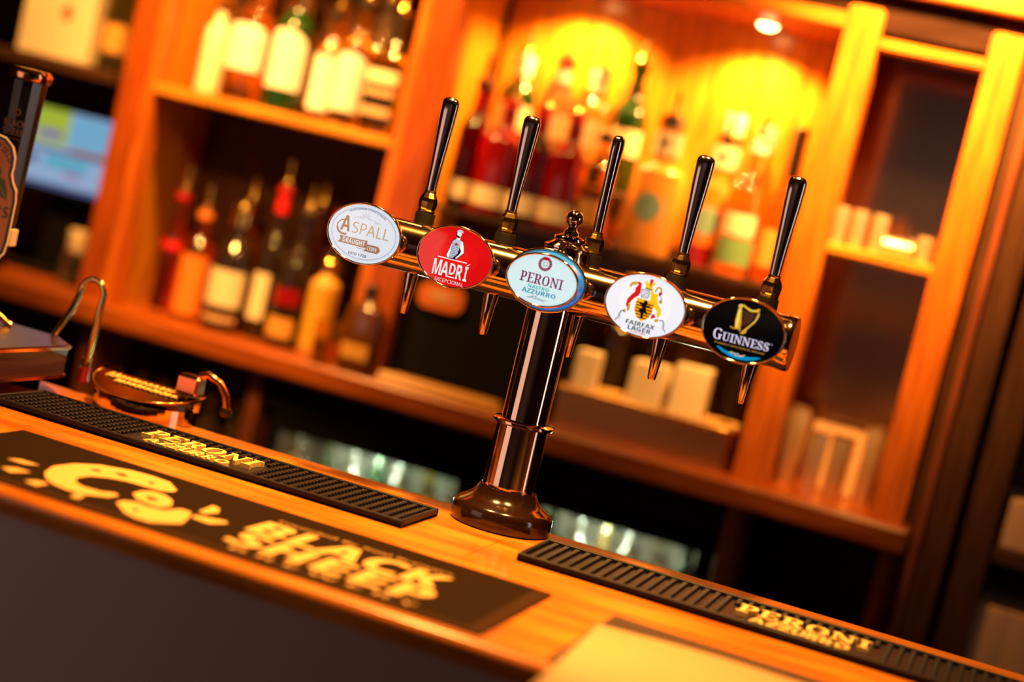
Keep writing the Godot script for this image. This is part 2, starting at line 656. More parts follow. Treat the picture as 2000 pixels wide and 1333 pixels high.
func room() -> void:
	struct("floor", boxe(-3.4, 2.8, -0.1, 0.0, -1.6, 4.9, 0.0), M.floor, Vector3.ZERO, Vector3.ZERO, "dark wooden floor of the bar room")
	struct("ceiling", boxe(-3.4, 2.8, 2.55, 2.65, -1.6, 4.9, 0.0), M.ceil, Vector3.ZERO, Vector3.ZERO, "dim ceiling over the bar")
	struct("wall_back", boxe(-3.4, 2.8, 0.0, 2.55, -1.6, -1.46, 0.0), M.dark, Vector3.ZERO, Vector3.ZERO, "dark wall behind the back bar")
	struct("wall_left", boxe(-3.4, -3.3, 0.0, 2.55, -1.46, 4.8, 0.0), M.wall, Vector3.ZERO, Vector3.ZERO, "side wall at the left end of the bar")
	struct("wall_right", boxe(2.7, 2.8, 0.0, 2.55, -1.46, 4.8, 0.0), M.wall, Vector3.ZERO, Vector3.ZERO, "side wall at the right end of the bar")
	struct("wall_front", boxe(-3.4, 2.8, 0.0, 2.55, 4.8, 4.9, 0.0), M.wall, Vector3.ZERO, Vector3.ZERO, "wall of the room facing the bar")

const ZF := -1.0      # front face of the back bar's posts
const WT := 1.10      # top of the back bar's worktop
const SH := 1.56      # top of its wooden shelves
const GS := 1.457     # top of the glass shelf
const ZB := -1.28     # its back boards

func post(parent: Node, x0: float, x1: float, y0: float, y1: float, z0: float, z1: float, mat: Material = null) -> void:
	# a square post with a rounded top
	var w := x1 - x0
	var pts := PackedVector2Array()
	pts.append(Vector2(x0, y0))
	pts.append(Vector2(x1, y0))
	var r := 0.009
	for i in 5: pts.append(Vector2(x1 - r + cos(PI / 2 * i / 4.0) * r, y1 - r + sin(PI / 2 * i / 4.0) * r))
	for i in 5: pts.append(Vector2(x0 + r - sin(PI / 2 * i / 4.0) * r, y1 - r + cos(PI / 2 * i / 4.0) * r))
	put("post", prism(pts, z0, z1), mat if mat else M.post, parent)

func back_bar() -> void:
	# continuous worktop
	var wt := thing("back_bar_worktop", "long reddish wooden worktop of the back bar with a rounded lip", "worktop")
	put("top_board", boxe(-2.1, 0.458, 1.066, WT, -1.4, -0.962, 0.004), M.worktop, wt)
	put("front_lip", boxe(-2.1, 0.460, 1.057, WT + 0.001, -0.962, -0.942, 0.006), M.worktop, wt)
	# left shelf unit
	var u := thing("shelf_unit", "open wooden shelf unit of whisky bottles between two posts, behind the taps' left end", "shelf unit")
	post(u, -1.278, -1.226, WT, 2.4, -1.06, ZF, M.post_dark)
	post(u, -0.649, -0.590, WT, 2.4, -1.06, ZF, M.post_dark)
	put("stile", boxe(-1.225, -1.204, WT, 2.4, -1.06, ZF - 0.001, 0.002), M.post, u)
	put("stile", boxe(-0.674, -0.650, WT, 2.4, -1.06, ZF - 0.001, 0.002), M.post, u)
	put("side_panel", boxe(-1.278, -1.215, WT, 2.4, ZB, -1.06, 0.002), M.board, u)
	put("side_panel", boxe(-0.665, -0.600, WT, 2.4, ZB, -1.06, 0.002), M.board, u)
	put("shelf", boxe(-1.215, -0.665, 1.538, SH, ZB, ZF - 0.002, 0.004), M.shelf, u)
	put("back_panel", boxe(-1.215, -0.665, WT, 2.4, ZB - 0.02, ZB, 0.0), M.dark, u)
	# lit alcove in the middle: back boards, soffit, glass shelf
	var al := thing("alcove", "lit wooden alcove with vertical boards, a soffit and a glass shelf of gin bottles", "shelf unit")
	var n := 8
	var x0 := -0.589
	var x1 := 0.126
	for i in n:
		var a := x0 + (x1 - x0) * i / n
		var b := x0 + (x1 - x0) * (i + 1) / n - 0.0025
		put("plank", boxe(a, b, GS + 0.02, 1.945, ZB - 0.018, ZB, 0.003), M.board, al)
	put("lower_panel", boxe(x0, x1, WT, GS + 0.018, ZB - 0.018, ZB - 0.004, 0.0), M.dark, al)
	put("soffit", boxe(x0, x1, 1.938, 1.965, ZB - 0.018, -1.005, 0.002), M.rail, al)
	put("shelf_rail", boxe(x0, x1, GS - 0.022, GS - 0.008, ZB, ZB + 0.03, 0.002), M.dark_x, al)
	var gs := put("glass_shelf", boxe(x0 + 0.002, x1 - 0.002, GS - 0.008, GS, ZB + 0.002, ZF - 0.004, 0.001), M.glass_shelf, al)
	tag(gs, "clear glass shelf with a dark front edge")
	put("shelf_edge", boxe(x0 + 0.002, x1 - 0.002, GS - 0.009, GS - 0.001, ZF - 0.004, ZF - 0.001, 0.0), M.dark_x, al)
	put("riser", boxe(x0 + 0.03, x1 - 0.36, GS, GS + 0.1, ZB + 0.004, ZB + 0.12, 0.002), M.dark_x, al)
	# glazed cabinet on the right
	var cb := thing("glass_cabinet", "tall narrow mirrored cabinet with bright wooden posts and one shelf of glasses", "cabinet")
	post(cb, 0.127, 0.191, WT, 1.981, -1.06, ZF)
	post(cb, 0.381, 0.441, WT, 1.981, -1.06, ZF)
	put("top_rail", boxe(0.191, 0.381, 1.911, 1.932, -1.05, ZF - 0.006, 0.004), M.rail, cb)
	put("shelf", boxe(0.185, 0.387, 1.539, SH, -1.2, ZF - 0.003, 0.004), M.shelf, cb)
	put("side_panel", boxe(0.129, 0.150, WT, 1.94, ZB, -1.06, 0.001), M.post, cb)
	put("side_panel", boxe(0.420, 0.441, WT, 1.94, ZB, -1.06, 0.001), M.post, cb)
	put("mirror", boxe(0.150, 0.420, WT, 1.94, -1.23, -1.222, 0.0), M.mirror, cb)
	put("back_panel", boxe(0.150, 0.420, WT, 1.94, ZB, -1.24, 0.0), M.dark, cb)
	put("top_panel", boxe(0.129, 0.441, 1.94, 1.96, ZB, -1.03, 0.0), M.fascia, cb)
	# fascia above and the lit cornice
	struct("trim_1", boxe(-0.60, 2.6, 1.942, 2.55, -1.06, -1.012, 0.002), M.fascia, Vector3.ZERO, Vector3.ZERO, "dark fascia board over the alcove and the cabinet")
	struct("trim_2", boxe(-2.6, 2.6, 2.010, 2.30, -1.010, -0.975, 0.004), M.rail, Vector3.ZERO, Vector3.ZERO, "bright wooden cornice at the top of the back bar")
	# panelling to the right of the cabinet
	struct("wall_panel", boxe(0.445, 0.530, 0.0, 1.94, -1.30, -1.02, 0.002), M.dark, Vector3.ZERO, Vector3.ZERO, "dark panelled pier at the end of the back bar")
	struct("trim_3", boxe(0.466, 0.480, 0.0, 1.94, -1.02, -1.008, 0.003), M.red_wood, Vector3.ZERO, Vector3.ZERO, "thin reddish moulding on the dark pier")
	struct("trim_4", boxe(0.545, 0.60, 0.0, 1.94, -1.30, -1.05, 0.003), M.dark, Vector3.ZERO, Vector3.ZERO, "dark upright beside the pier")
	var rs := thing("store_shelf", "dark storage shelves at the right end holding cardboard cartons", "shelf unit")
	put("shelf", boxe(0.60, 1.2, 1.072, 1.10, -1.4, -1.06, 0.002), M.dark_x, rs)
	put("shelf", boxe(0.60, 1.2, 0.80, 0.83, -1.4, -1.06, 0.002), M.dark_x, rs)
	put("side_panel", boxe(1.2, 1.23, 0.0, 1.94, -1.4, -1.06, 0.002), M.dark, rs)
	put("back_panel", boxe(0.60, 1.2, 0.0, 1.94, -1.44, -1.41, 0.0), M.dark, rs)
	# far left bay
	var lb := thing("till_bay", "dark bay with a till screen left of the first post", "shelf unit")
	put("shelf", boxe(-2.1, -1.278, 1.535, 1.56, -1.4, -1.08, 0.003), M.dark_x, lb)
	put("back_panel", boxe(-2.1, -1.278, WT, 2.4, -1.44, -1.40, 0.0), M.dark, lb)
	# under the worktop
	var ub := thing("under_counter", "dark carcass with upright dividers under the back bar worktop", "cabinet")
	for x in [-1.86, -1.245, -0.853, 0.142, 0.43]:
		put("divider", boxe(x - 0.014, x + 0.014, 0.0, 1.057, -1.4, -1.03, 0.002), M.red_wood, ub)
	put("back_panel", boxe(-2.1, 0.444, 0.0, 1.057, -1.44, -1.40, 0.0), M.dark, ub)
	put("top_rail", boxe(-0.84, 0.128, 0.98, 1.057, -1.06, -1.03, 0.002), M.black, ub)
	put("shelf", boxe(-1.23, -0.867, 0.76, 0.785, -1.4, -1.05, 0.002), M.dark_x, ub)
	put("shelf", boxe(0.156, 0.416, 0.74, 0.765, -1.4, -1.05, 0.002), M.dark_x, ub)
	for k in 2:
		fridge(-0.815 if k == 0 else -0.325, k)
	# alcove downlights
	for x in [-0.045, -0.405]:
		var d := thing("downlight", "round recessed downlight in the soffit over the citrus gin bottles" if x > -0.2 else "round recessed downlight in the soffit over the red bottles", "light", Vector3(x, 1.938, -1.185), 0.0, "downlights in the alcove soffit")
		put("bezel", lathe([[0.020, -0.001], [0.027, -0.004], [0.029, -0.001], [0.028, 0.0]], 28), M.gold, d)
		put("lamp", lathe([[0.0, -0.011], [0.010, -0.010], [0.017, -0.006], [0.0195, -0.0005]], 24), glow(Color(1.0, 0.82, 0.5), 22.0), d)
		spot("downlight_beam", Vector3(x, 1.922, -1.185), Vector3(x, 1.0, -1.24), 1.05, 70.0, 0.015)

func fridge(x0: float, k: int) -> void:
	var f := thing("bottle_fridge", "black bottle fridge with a lit glass door, under the coffee machine" if k == 0 else "black bottle fridge with a lit glass door, under the steel trough", "fridge", Vector3.ZERO, 0.0, "bottle fridges under the back bar")
	var x1 := x0 + 0.445
	put("side", boxe(x0, x0 + 0.02, 0.1, 0.975, -1.39, -1.07, 0.0), M.black, f)
	put("side", boxe(x1 - 0.02, x1, 0.1, 0.975, -1.39, -1.07, 0.0), M.black, f)
	put("top", boxe(x0, x1, 0.955, 0.975, -1.39, -1.07, 0.0), M.black, f)
	put("back", boxe(x0, x1, 0.1, 0.975, -1.395, -1.385, 0.0), M.white, f)
	put("base", boxe(x0, x1, 0.0, 0.1, -1.39, -1.07, 0.0), M.black, f)
	put("wire_shelf", boxe(x0 + 0.02, x1 - 0.02, 0.728, 0.735, -1.38, -1.09, 0.0), M.steel, f)
	var st := st_new()
	add_box(st, Vector3((x0 + x1) / 2, 0.955, -1.055), Vector3(0.44, 0.03, 0.025), 0.002)
	add_box(st, Vector3((x0 + x1) / 2, 0.115, -1.055), Vector3(0.44, 0.03, 0.025), 0.002)
	add_box(st, Vector3(x0 + 0.015, 0.535, -1.055), Vector3(0.025, 0.81, 0.025), 0.002)
	add_box(st, Vector3(x1 - 0.015, 0.535, -1.055), Vector3(0.025, 0.81, 0.025), 0.002)
	var d := put("door_frame", done(st), M.black, f)
	put("pane", boxe(x0 + 0.027, x1 - 0.027, 0.13, 0.94, -1.058, -1.052, 0.0), M.pane, d)
	put("strip_light", boxe(x0 + 0.05, x1 - 0.05, 0.944, 0.95, -1.10, -1.09, 0.0), glow(Color(0.93, 1.0, 0.86), 2.5), f)
	omni("fridge_light", Vector3((x0 + x1) / 2, 0.925, -1.10), 0.08 if k == 0 else 0.07, Color(0.93, 1.0, 0.86), 0.02)
	var cols := [M.g_clear, M.d_green, M.g_clear, M.g_green, M.g_clear, M.g_yellow, M.g_clear]
	for i in 7:
		var h := 0.225 - 0.02 * ((i * 3) % 4) / 3.0
		var lab := ["bottle in the first fridge, by the left door frame", "dark green bottle second in the first fridge row", "clear bottle third in the first fridge row", "bright green bottle in the middle of the first fridge", "clear bottle fifth in the first fridge row", "yellow bottle next to last in the first fridge", "bottle at the right end of the first fridge row"]
		var lab2 := ["pale bottle at the left end of the second fridge", "dark green bottle second in the second fridge row", "clear bottle third in the second fridge row", "green bottle in the middle of the second fridge", "clear bottle fifth in the second fridge row", "yellow bottle next to last in the second fridge", "clear bottle at the right end of the second fridge"]
		bottle("beer_bottle", lab[i] if k == 0 else lab2[i], "bottles in the lit fridges", Vector3(x0 + 0.055 + i * 0.056, 0.736, -1.115 - 0.012 * (i % 2)), {"r": 0.027, "h": h, "sh": 0.13, "nr": 0.012, "mat": cols[(i + k * 2) % 7], "cap": "cap", "capmat": M.gold if i % 2 else M.white, "lab": [0.03, 0.09, M.white if i % 3 else M.cream], "segs": 16})

# ---------------------------------------------------------------- bottles
# d: r, h (to the lip), sh (shoulder height), nr, mat, sq, lab [y0,y1,mat], lab2, cap (cap, cork, pourer, none), capmat
func bottle(n: String, label: String, group: String, p: Vector3, d: Dictionary) -> Node3D:
	var r: float = d.r
	var h: float = d.h
	var sh: float = d.sh
	var nr: float = d.nr
	var sq: float = d.get("sq", 2.0)
	var segs: int = d.get("segs", 28)
	var oval: float = d.get("oval", 1.0)
	var o := thing(n, label, "bottle", p, d.get("turn", 0.0), group)
	var curve: float = d.get("curve", 0.5)
	var prof := [[0.0, 0.0015], [r * 0.86, 0.001], [r * 0.96, 0.004], [r, 0.010], [r, sh]]
	var run := (h - sh) * curve
	for i in range(1, 8):
		var t := i / 7.0
		var e := 0.5 - 0.5 * cos(PI * t)
		prof.append([lerpf(r, nr, e), sh + run * t])
	prof.append([nr, h - 0.008])
	prof.append([nr + 0.0015, h - 0.007])
	prof.append([nr + 0.0015, h])
	prof.append([0.0, h])
	put("body", lathe(prof, segs, sq, true, oval), d.mat, o)
	for key in ["lab", "lab2", "lab3", "lab4", "lab5"]:
		if d.has(key):
			var l: Array = d[key]
			var rr := r + (0.0007 if key == "lab" else 0.0011)
			var mesh: Mesh
			if l[0] >= sh - 0.001:
				var ra := nr + 0.002
				if l.size() > 3: ra = l[3]
				mesh = lathe_arc([[ra, l[0]], [ra, l[1]]], 2.6, 16, 2.0, oval)
			elif key == "lab" and d.has("arch"):
				mesh = arch_label(rr, l[0], l[1], l[3] if l.size() > 3 else 1.25, d.arch, sq, oval)
			else:
				mesh = lathe_arc([[rr, l[0]], [rr, l[1]]], l[3] if l.size() > 3 else 1.25, 16, sq, oval)
			put("label", mesh, l[2], o)
	var cap: String = d.get("cap", "cap")
	var cm: Material = d.get("capmat", M.blackcap)
	if cap == "cap":
		put("cap", lathe([[nr + 0.0025, h - 0.016], [nr + 0.0025, h + 0.004], [nr + 0.001, h + 0.006], [0.0, h + 0.006]], 18), cm, o)
	elif cap == "tall":
		put("cap", lathe([[nr + 0.003, h - 0.03], [nr + 0.004, h + 0.012], [nr + 0.002, h + 0.016], [0.0, h + 0.016]], 18), cm, o)
	elif cap == "cork":
		put("stopper", lathe([[nr - 0.001, h - 0.004], [nr - 0.001, h + 0.006], [nr + 0.006, h + 0.007], [nr + 0.006, h + 0.022], [nr + 0.004, h + 0.026], [0.0, h + 0.026]], 18), cm, o)
	elif cap == "pourer":
		var c := put("pourer", lathe([[nr - 0.001, h - 0.004], [nr + 0.003, h], [nr + 0.003, h + 0.008], [nr * 0.6, h + 0.012], [0.0055, h + 0.018], [0.0045, h + 0.05], [0.0035, h + 0.056], [0.0, h + 0.056]], 16), M.gold, o)
		put("pourer_collar", lathe([[nr + 0.0035, h - 0.014], [nr + 0.0045, h - 0.006], [nr + 0.0035, h + 0.001], [nr - 0.002, h + 0.001]], 16), cm, o)
	return o

func back_bar_goods() -> void:
	var gA := "bottles on the upper left shelf"
	var S := SH
	bottle("liqueur_bottle", "slim cream bottle at the left end of the upper left shelf", gA, Vector3(-1.145, S, -1.11), {"r": 0.026, "h": 0.19, "sh": 0.125, "nr": 0.011, "mat": M.cream, "cap": "cap", "capmat": M.gold})
	bottle("whisky_bottle", "amber whisky bottle with a broad cream label above its base", gA, Vector3(-1.056, S, -1.09), {"r": 0.041, "h": 0.27, "sh": 0.155, "nr": 0.014, "mat": M.g_amber, "lab": [0.065, 0.158, M.white, 1.35], "arch": 0.03, "cap": "pourer", "sq": 3.0})
	bottle("whisky_bottle", "green whisky bottle with a tall cream label and gold neck", gA, Vector3(-0.950, S, -1.06), {"r": 0.0385, "h": 0.265, "sh": 0.165, "nr": 0.014, "mat": M.d_green, "lab": [0.045, 0.163, M.white, 1.3], "arch": 0.035, "lab2": [0.205, 0.25, M.gold], "cap": "pourer", "capmat": M.gold})
	bottle("liqueur_bottle", "narrow bottle with a pale label beside the green whisky bottle", gA, Vector3(-0.874, S, -1.08), {"r": 0.027, "h": 0.22, "sh": 0.135, "nr": 0.012, "mat": M.g_amber, "lab": [0.02, 0.13, M.white, 1.4], "cap": "pourer"})
	bottle("whisky_bottle", "broad shouldered bottle with a pale label beside the black label one", gA, Vector3(-0.808, S, -1.06), {"r": 0.034, "h": 0.25, "sh": 0.15, "nr": 0.013, "mat": M.g_amber, "lab": [0.03, 0.145, M.white, 1.3], "arch": 0.03, "cap": "pourer"})
	bottle("whisky_bottle", "square whisky bottle with a black label near the middle post", gA, Vector3(-0.737, S, -1.07), {"r": 0.034, "h": 0.24, "sh": 0.145, "nr": 0.014, "mat": M.g_amber, "sq": 7.0, "lab": [0.02, 0.135, M.black, 1.0], "lab2": [0.10, 0.125, M.cream, 0.85], "lab3": [0.155, 0.225, M.blackcap], "lab4": [0.075, 0.088, M.card, 0.8], "lab5": [0.035, 0.052, M.card, 0.8], "cap": "pourer", "segs": 40})
	for i in 5:
		var names := ["tall bottle at the back of the upper left shelf, leftmost of five", "second tall bottle from the left at the back of the upper left shelf", "middle one of the five bottles behind the labelled whiskies", "fourth of the five bottles at the back of the upper shelf", "tall bottle at the back right, behind the black label bottle"]
		bottle("spirit_bottle", names[i], gA, Vector3(-1.10 + i * 0.093, S, -1.2), {"r": 0.036, "h": 0.27, "sh": 0.16, "nr": 0.013, "mat": [M.g_amber, M.g_yellow, M.g_amber, M.g_clear, M.g_amber][i], "lab": [0.04, 0.13, M.cream], "cap": "pourer"})
	var gB := "bottles on the worktop under the left shelf"
	var z := -1.07
	bottle("wine_bottle", "slim pink bottle against the left post on the worktop", gB, Vector3(-1.146, WT, -1.12), {"r": 0.026, "h": 0.25, "sh": 0.15, "nr": 0.012, "mat": M.g_pink, "lab": [0.13, 0.148, M.redcap], "cap": "pourer", "capmat": M.redcap})
	bottle("liqueur_bottle", "orange liqueur bottle left of the square cream label", gB, Vector3(-1.068, WT, -1.08), {"r": 0.031, "h": 0.225, "sh": 0.145, "nr": 0.012, "mat": M.g_orange, "lab": [0.012, 0.135, M.d_orange, 1.4], "cap": "pourer", "capmat": M.d_orange})
	bottle("rum_bottle", "dark bottle with a large square cream label and gold top", gB, Vector3(-0.975, WT, -1.06), {"r": 0.040, "h": 0.245, "sh": 0.15, "nr": 0.016, "mat": M.d_dark, "lab": [0.052, 0.125, M.cream, 1.3], "lab2": [0.02, 0.032, M.card, 1.2], "cap": "tall", "capmat": M.gold})
	bottle("vermouth_bottle", "bottle with a narrow pale label and a red collar under its pourer", gB, Vector3(-0.905, WT, -1.085), {"r": 0.029, "h": 0.315, "sh": 0.17, "nr": 0.012, "mat": M.d_dark, "lab": [0.04, 0.135, M.cream, 0.6], "lab2": [0.26, 0.295, M.redcap], "cap": "pourer", "capmat": M.redcap})
	bottle("rum_bottle", "black bottle with a dark red label and gold pourer", gB, Vector3(-0.838, WT, -1.07), {"r": 0.036, "h": 0.275, "sh": 0.16, "nr": 0.014, "mat": M.d_dark, "lab": [0.085, 0.12, M.d_red, 1.0], "lab2": [0.02, 0.06, M.d_tan, 0.9], "cap": "pourer"})
	bottle("vodka_bottle", "dark bottle with a bright red cap behind the taps' left end", gB, Vector3(-0.796, WT, -1.14), {"r": 0.034, "h": 0.275, "sh": 0.17, "nr": 0.015, "mat": M.d_dark, "cap": "tall", "capmat": M.redcap})
	bottle("liqueur_bottle", "squat yellow bottle in front of the red capped one", gB, Vector3(-0.758, WT, -1.045), {"r": 0.030, "h": 0.19, "sh": 0.145, "nr": 0.014, "mat": M.d_tan, "lab": [0.02, 0.135, std(lin(0.6, 0.32, 0.02), 0.5), 1.3], "cap": "cap", "capmat": M.gold})
	bottle("spirit_bottle", "dark bottle at the back between the cream label and red collar", gB, Vector3(-1.02, WT, -1.18), {"r": 0.036, "h": 0.26, "sh": 0.17, "nr": 0.014, "mat": M.g_amber, "cap": "pourer"})
	bottle("spirit_bottle", "amber bottle at the back behind the black bottle's shoulder", gB, Vector3(-0.87, WT, -1.2), {"r": 0.036, "h": 0.28, "sh": 0.17, "nr": 0.014, "mat": M.g_amber, "lab": [0.06, 0.13, M.cream], "cap": "pourer"})
	# tumbler with a glowing amber drink, and a flat flask in front of the post
	var tb := thing("tumbler", "small tumbler of glowing amber drink at the right of the worktop bottles", "glass", Vector3(-0.700, WT, -0.975))
	put("glass_bowl", lathe([[0.0, 0.001], [0.025, 0.0], [0.027, 0.005], [0.029, 0.085], [0.0275, 0.086], [0.0255, 0.016], [0.0, 0.015]], 20, 2.0, false), M.g_yellow, tb)
	put("drink", lathe([[0.0, 0.0155], [0.0248, 0.0165], [0.0265, 0.05], [0.0, 0.051]], 20), M.g_amber, tb)
	bottle("liqueur_bottle", "flat dark amber flask bottle standing before the middle post", gB, Vector3(-0.632, WT, -0.974), {"r": 0.036, "h": 0.17, "sh": 0.125, "nr": 0.011, "mat": std(lin(0.10, 0.03, 0.004), 0.08), "sq": 4.0, "oval": 0.62, "lab": [0.03, 0.06, M.d_tan, 0.7], "cap": "cap", "capmat": M.blackcap})
	var dc := thing("decanter", "round glass decanter with a stopper behind the tumbler", "decanter", Vector3(-0.715, WT, -1.15))
	put("body", lathe([[0.0, 0.001], [0.036, 0.0], [0.043, 0.012], [0.045, 0.04], [0.038, 0.075], [0.018, 0.10], [0.012, 0.115], [0.013, 0.14], [0.018, 0.147], [0.0, 0.147]], 24), M.g_yellow, dc)
	put("stopper", lathe([[0.008, 0.147], [0.008, 0.153], [0.018, 0.165], [0.016, 0.18], [0.0, 0.186]], 16), M.g_clear, dc)

	var gC := "bottles on the glass shelf"
	var G := GS
	bottle("gin_bottle", "narrow red gin bottle with a cream band beside the left alcove wall", gC, Vector3(-0.538, G, -1.08), {"r": 0.030, "h": 0.25, "sh": 0.15, "nr": 0.012, "mat": M.g_red, "lab": [0.02, 0.055, M.cream], "cap": "pourer"})
	for i in 3:
		var nm := ["red gin bottle with a cream band, second from the alcove's left wall", "red gin bottle with a cream band, third from the alcove's left wall", "red gin bottle with a cream band beside the amber bottle"]
		bottle("gin_bottle", nm[i], gC, Vector3(-0.468 + i * 0.068, G, -1.06), {"r": 0.0325, "h": 0.225, "sh": 0.14, "nr": 0.012, "mat": M.d_red if i != 1 else M.g_red, "sq": 3.0, "lab": [0.018, 0.055, M.cream, 1.3], "lab2": [0.175, 0.205, M.d_red], "cap": "pourer", "capmat": M.redcap})
	for i in 4:
		var nm := ["green gin bottle with a cream label, first on the riser behind", "pale gin bottle with a cream label, second on the riser", "clear gin bottle with a cream label, third on the riser", "tall green gin bottle with a broad cream label, last on the riser"]
		bottle("gin_bottle", nm[i], "gin bottles on the riser", Vector3([-0.512, -0.428, -0.352, -0.276][i], G + 0.1, -1.215), {"r": 0.036, "h": [0.225, 0.235, 0.225, 0.255][i], "sh": 0.15, "nr": 0.014, "mat": [M.d_green, M.g_clear, M.g_clear, M.d_green][i], "lab": [0.075, 0.125, M.cream, 1.3], "lab2": [0.19, 0.215, [M.white, M.white, M.white, M.blackcap][i]], "cap": "pourer", "capmat": [M.white, M.redcap, M.white, M.d_green][i]})
	bottle("whisky_bottle", "amber bottle lit from above between the red and orange bottles", gC, Vector3(-0.272, G, -1.075), {"r": 0.031, "h": 0.2, "sh": 0.13, "nr": 0.013, "mat": M.g_amber, "lab": [0.03, 0.075, M.d_tan], "cap": "pourer"})
	var sg := thing("shot_glass", "small gold glinting shot glass at the shelf's front edge", "glass", Vector3(-0.218, G, -1.03))
	put("glass_bowl", lathe([[0.0, 0.001], [0.016, 0.0], [0.021, 0.055], [0.0195, 0.055], [0.015, 0.012], [0.0, 0.011]], 18), M.g_yellow, sg)
	put("drink", lathe([[0.0, 0.0115], [0.0148, 0.0125], [0.0182, 0.042], [0.0, 0.0425]], 16), M.g_amber, sg)
	for i in 2:
		var o := bottle("gin_bottle", ["large peach orange gin bottle with a round teal label", "blood orange gin bottle with a round teal label, right of the peach one"][i], gC, Vector3([-0.150, -0.046][i], G, [-1.06, -1.105][i]), {"r": [0.048, 0.044][i], "h": [0.255, 0.245][i], "sh": [0.155, 0.15][i], "nr": 0.021, "mat": [M.d_peach, M.d_blood][i], "curve": 0.18, "lab": [0.19, 0.232, M.cream, 0.026], "cap": "pourer", "capmat": M.gold})
		put("round_label", medallion(0.027, [0.048, 0.044][i] + 0.0009), M.teal, o, Vector3(0, 0.088, 0))
		put("neck_emblem", medallion(0.008, 0.0268), std(lin(0.06, 0.03, 0.015), 0.5), o, Vector3(0, 0.211, 0))
		if i == 1:
			put("red_band", lathe_arc([[0.0446, 0.004], [0.0446, 0.04]], 1.5, 16), M.d_red, o)
	bottle("vodka_bottle", "bottle with a tall white cap and red collar behind the orange ones", gC, Vector3(-0.062, G, -1.2), {"r": 0.034, "h": 0.285, "sh": 0.17, "nr": 0.015, "mat": M.g_clear, "lab2": [0.235, 0.262, M.redcap], "cap": "tall", "capmat": M.white})
	bottle("gin_bottle", "pale bottle with a green and cream label right of the orange bottles", gC, Vector3(0.022, G, -1.05), {"r": 0.035, "h": 0.245, "sh": 0.15, "nr": 0.013, "mat": M.g_yellow, "lab": [0.02, 0.07, std(lin(0.16, 0.3, 0.12), 0.5), 1.2], "lab2": [0.075, 0.115, M.cream, 1.0], "cap": "pourer", "capmat": M.white})
	bottle("spirit_bottle", "bottle with a pinkish cap at the back of the alcove's right side", gC, Vector3(0.005, G, -1.2), {"r": 0.034, "h": 0.275, "sh": 0.17, "nr": 0.014, "mat": M.g_amber, "cap": "tall", "capmat": std(lin(0.7, 0.3, 0.25), 0.4)})
	bottle("rum_bottle", "amber bottle with a long dark neck against the cabinet post", gC, Vector3(0.082, G, -1.11), {"r": 0.031, "h": 0.29, "sh": 0.14, "nr": 0.011, "mat": M.g_amber, "curve": 0.35, "lab2": [0.2, 0.285, M.blackcap], "lab": [0.03, 0.10, M.d_tan], "cap": "cap", "capmat": M.blackcap})

	# coffee machine with an orange plaque
	var cm := thing("coffee_machine", "large black coffee machine with a rounded orange plaque", "machine", Vector3(-0.42, WT, -1.13))
	put("body", box(Vector3(0.34, 0.235, 0.2), 0.012, Vector3(0, 0.1185, 0)), M.black, cm)
	put("tray", box(Vector3(0.30, 0.012, 0.03), 0.004, Vector3(0, 0.012, 0.112)), M.black, cm)
	var pl := PackedVector2Array()
	for q in [[1, 1, 0.0], [-1, 1, PI / 2], [-1, -1, PI], [1, -1, PI * 1.5]]:
		for i in 6:
			var a: float = q[2] + PI / 2 * i / 5.0
			pl.append(Vector2(q[0] * 0.028 + cos(a) * 0.02, q[1] * 0.005 + sin(a) * 0.02))
	var pq := put("plaque", prism(pl, 0.0, 0.008), std(lin(0.55, 0.12, 0.004), 0.7), cm, Vector3(-0.088, 0.182, 0.1))
	put("plaque_inset", prism(oval_pts(0.026, 0.008, 24), 0.0, 0.001), M.card, pq, Vector3(0, 0.003, 0.008))
	# folded bar towel
	var tw := thing("bar_towel", "folded orange bar towel lying along the worktop's front", "towel", Vector3(-0.455, WT, -0.995))
	put("fold", box(Vector3(0.26, 0.010, 0.05), 0.005, Vector3(0, 0.005, 0)), M.d_tan, tw)
	put("fold", box(Vector3(0.25, 0.009, 0.044), 0.004, Vector3(-0.004, 0.0145, 0.001)), M.d_tan, tw)
	# steel trough with cartons
	var tr := thing("steel_trough", "long brushed steel trough with a rounded rim on the worktop", "trough", Vector3(-0.068, WT, -1.075))
	var st := st_new()
	add_box(st, Vector3(0, 0.038, 0.052), Vector3(0.335, 0.076, 0.003), 0.001)
	add_box(st, Vector3(0, 0.038, -0.052), Vector3(0.335, 0.076, 0.003), 0.001)
	add_box(st, Vector3(-0.166, 0.038, 0), Vector3(0.003, 0.076, 0.104), 0.001)
	add_box(st, Vector3(0.166, 0.038, 0), Vector3(0.003, 0.076, 0.104), 0.001)
	add_box(st, Vector3(0, 0.0025, 0), Vector3(0.335, 0.003, 0.104), 0.001)
	put("basin", done(st), M.steel, tr)
	var rim := []
	for q in [[1, 1, 0.0], [-1, 1, PI / 2], [-1, -1, PI], [1, -1, PI * 1.5]]:
		for i in 6:
			var a: float = q[2] + PI / 2 * i / 5.0
			rim.append(Vector3(q[0] * 0.152 + cos(a) * 0.024, 0.078, q[1] * 0.036 + sin(a) * 0.024))
	rim.append(rim[0])
	put("rim", tube(rim, 0.006, 8), M.steel, tr)
	carton("carton", "small cream carton at the left end of the steel trough", Vector3(-0.205, WT + 0.004, -1.08), Vector3(0.045, 0.145, 0.05), M.cream, 0.05)
	carton("carton", "cream carton standing in the middle of the steel trough", Vector3(-0.078, WT + 0.004, -1.07), Vector3(0.066, 0.155, 0.06), M.cream, -0.06)
	carton("carton", "taller cream carton right of the middle one in the steel trough", Vector3(0.002, WT + 0.004, -1.07), Vector3(0.066, 0.168, 0.06), M.cream, 0.04)
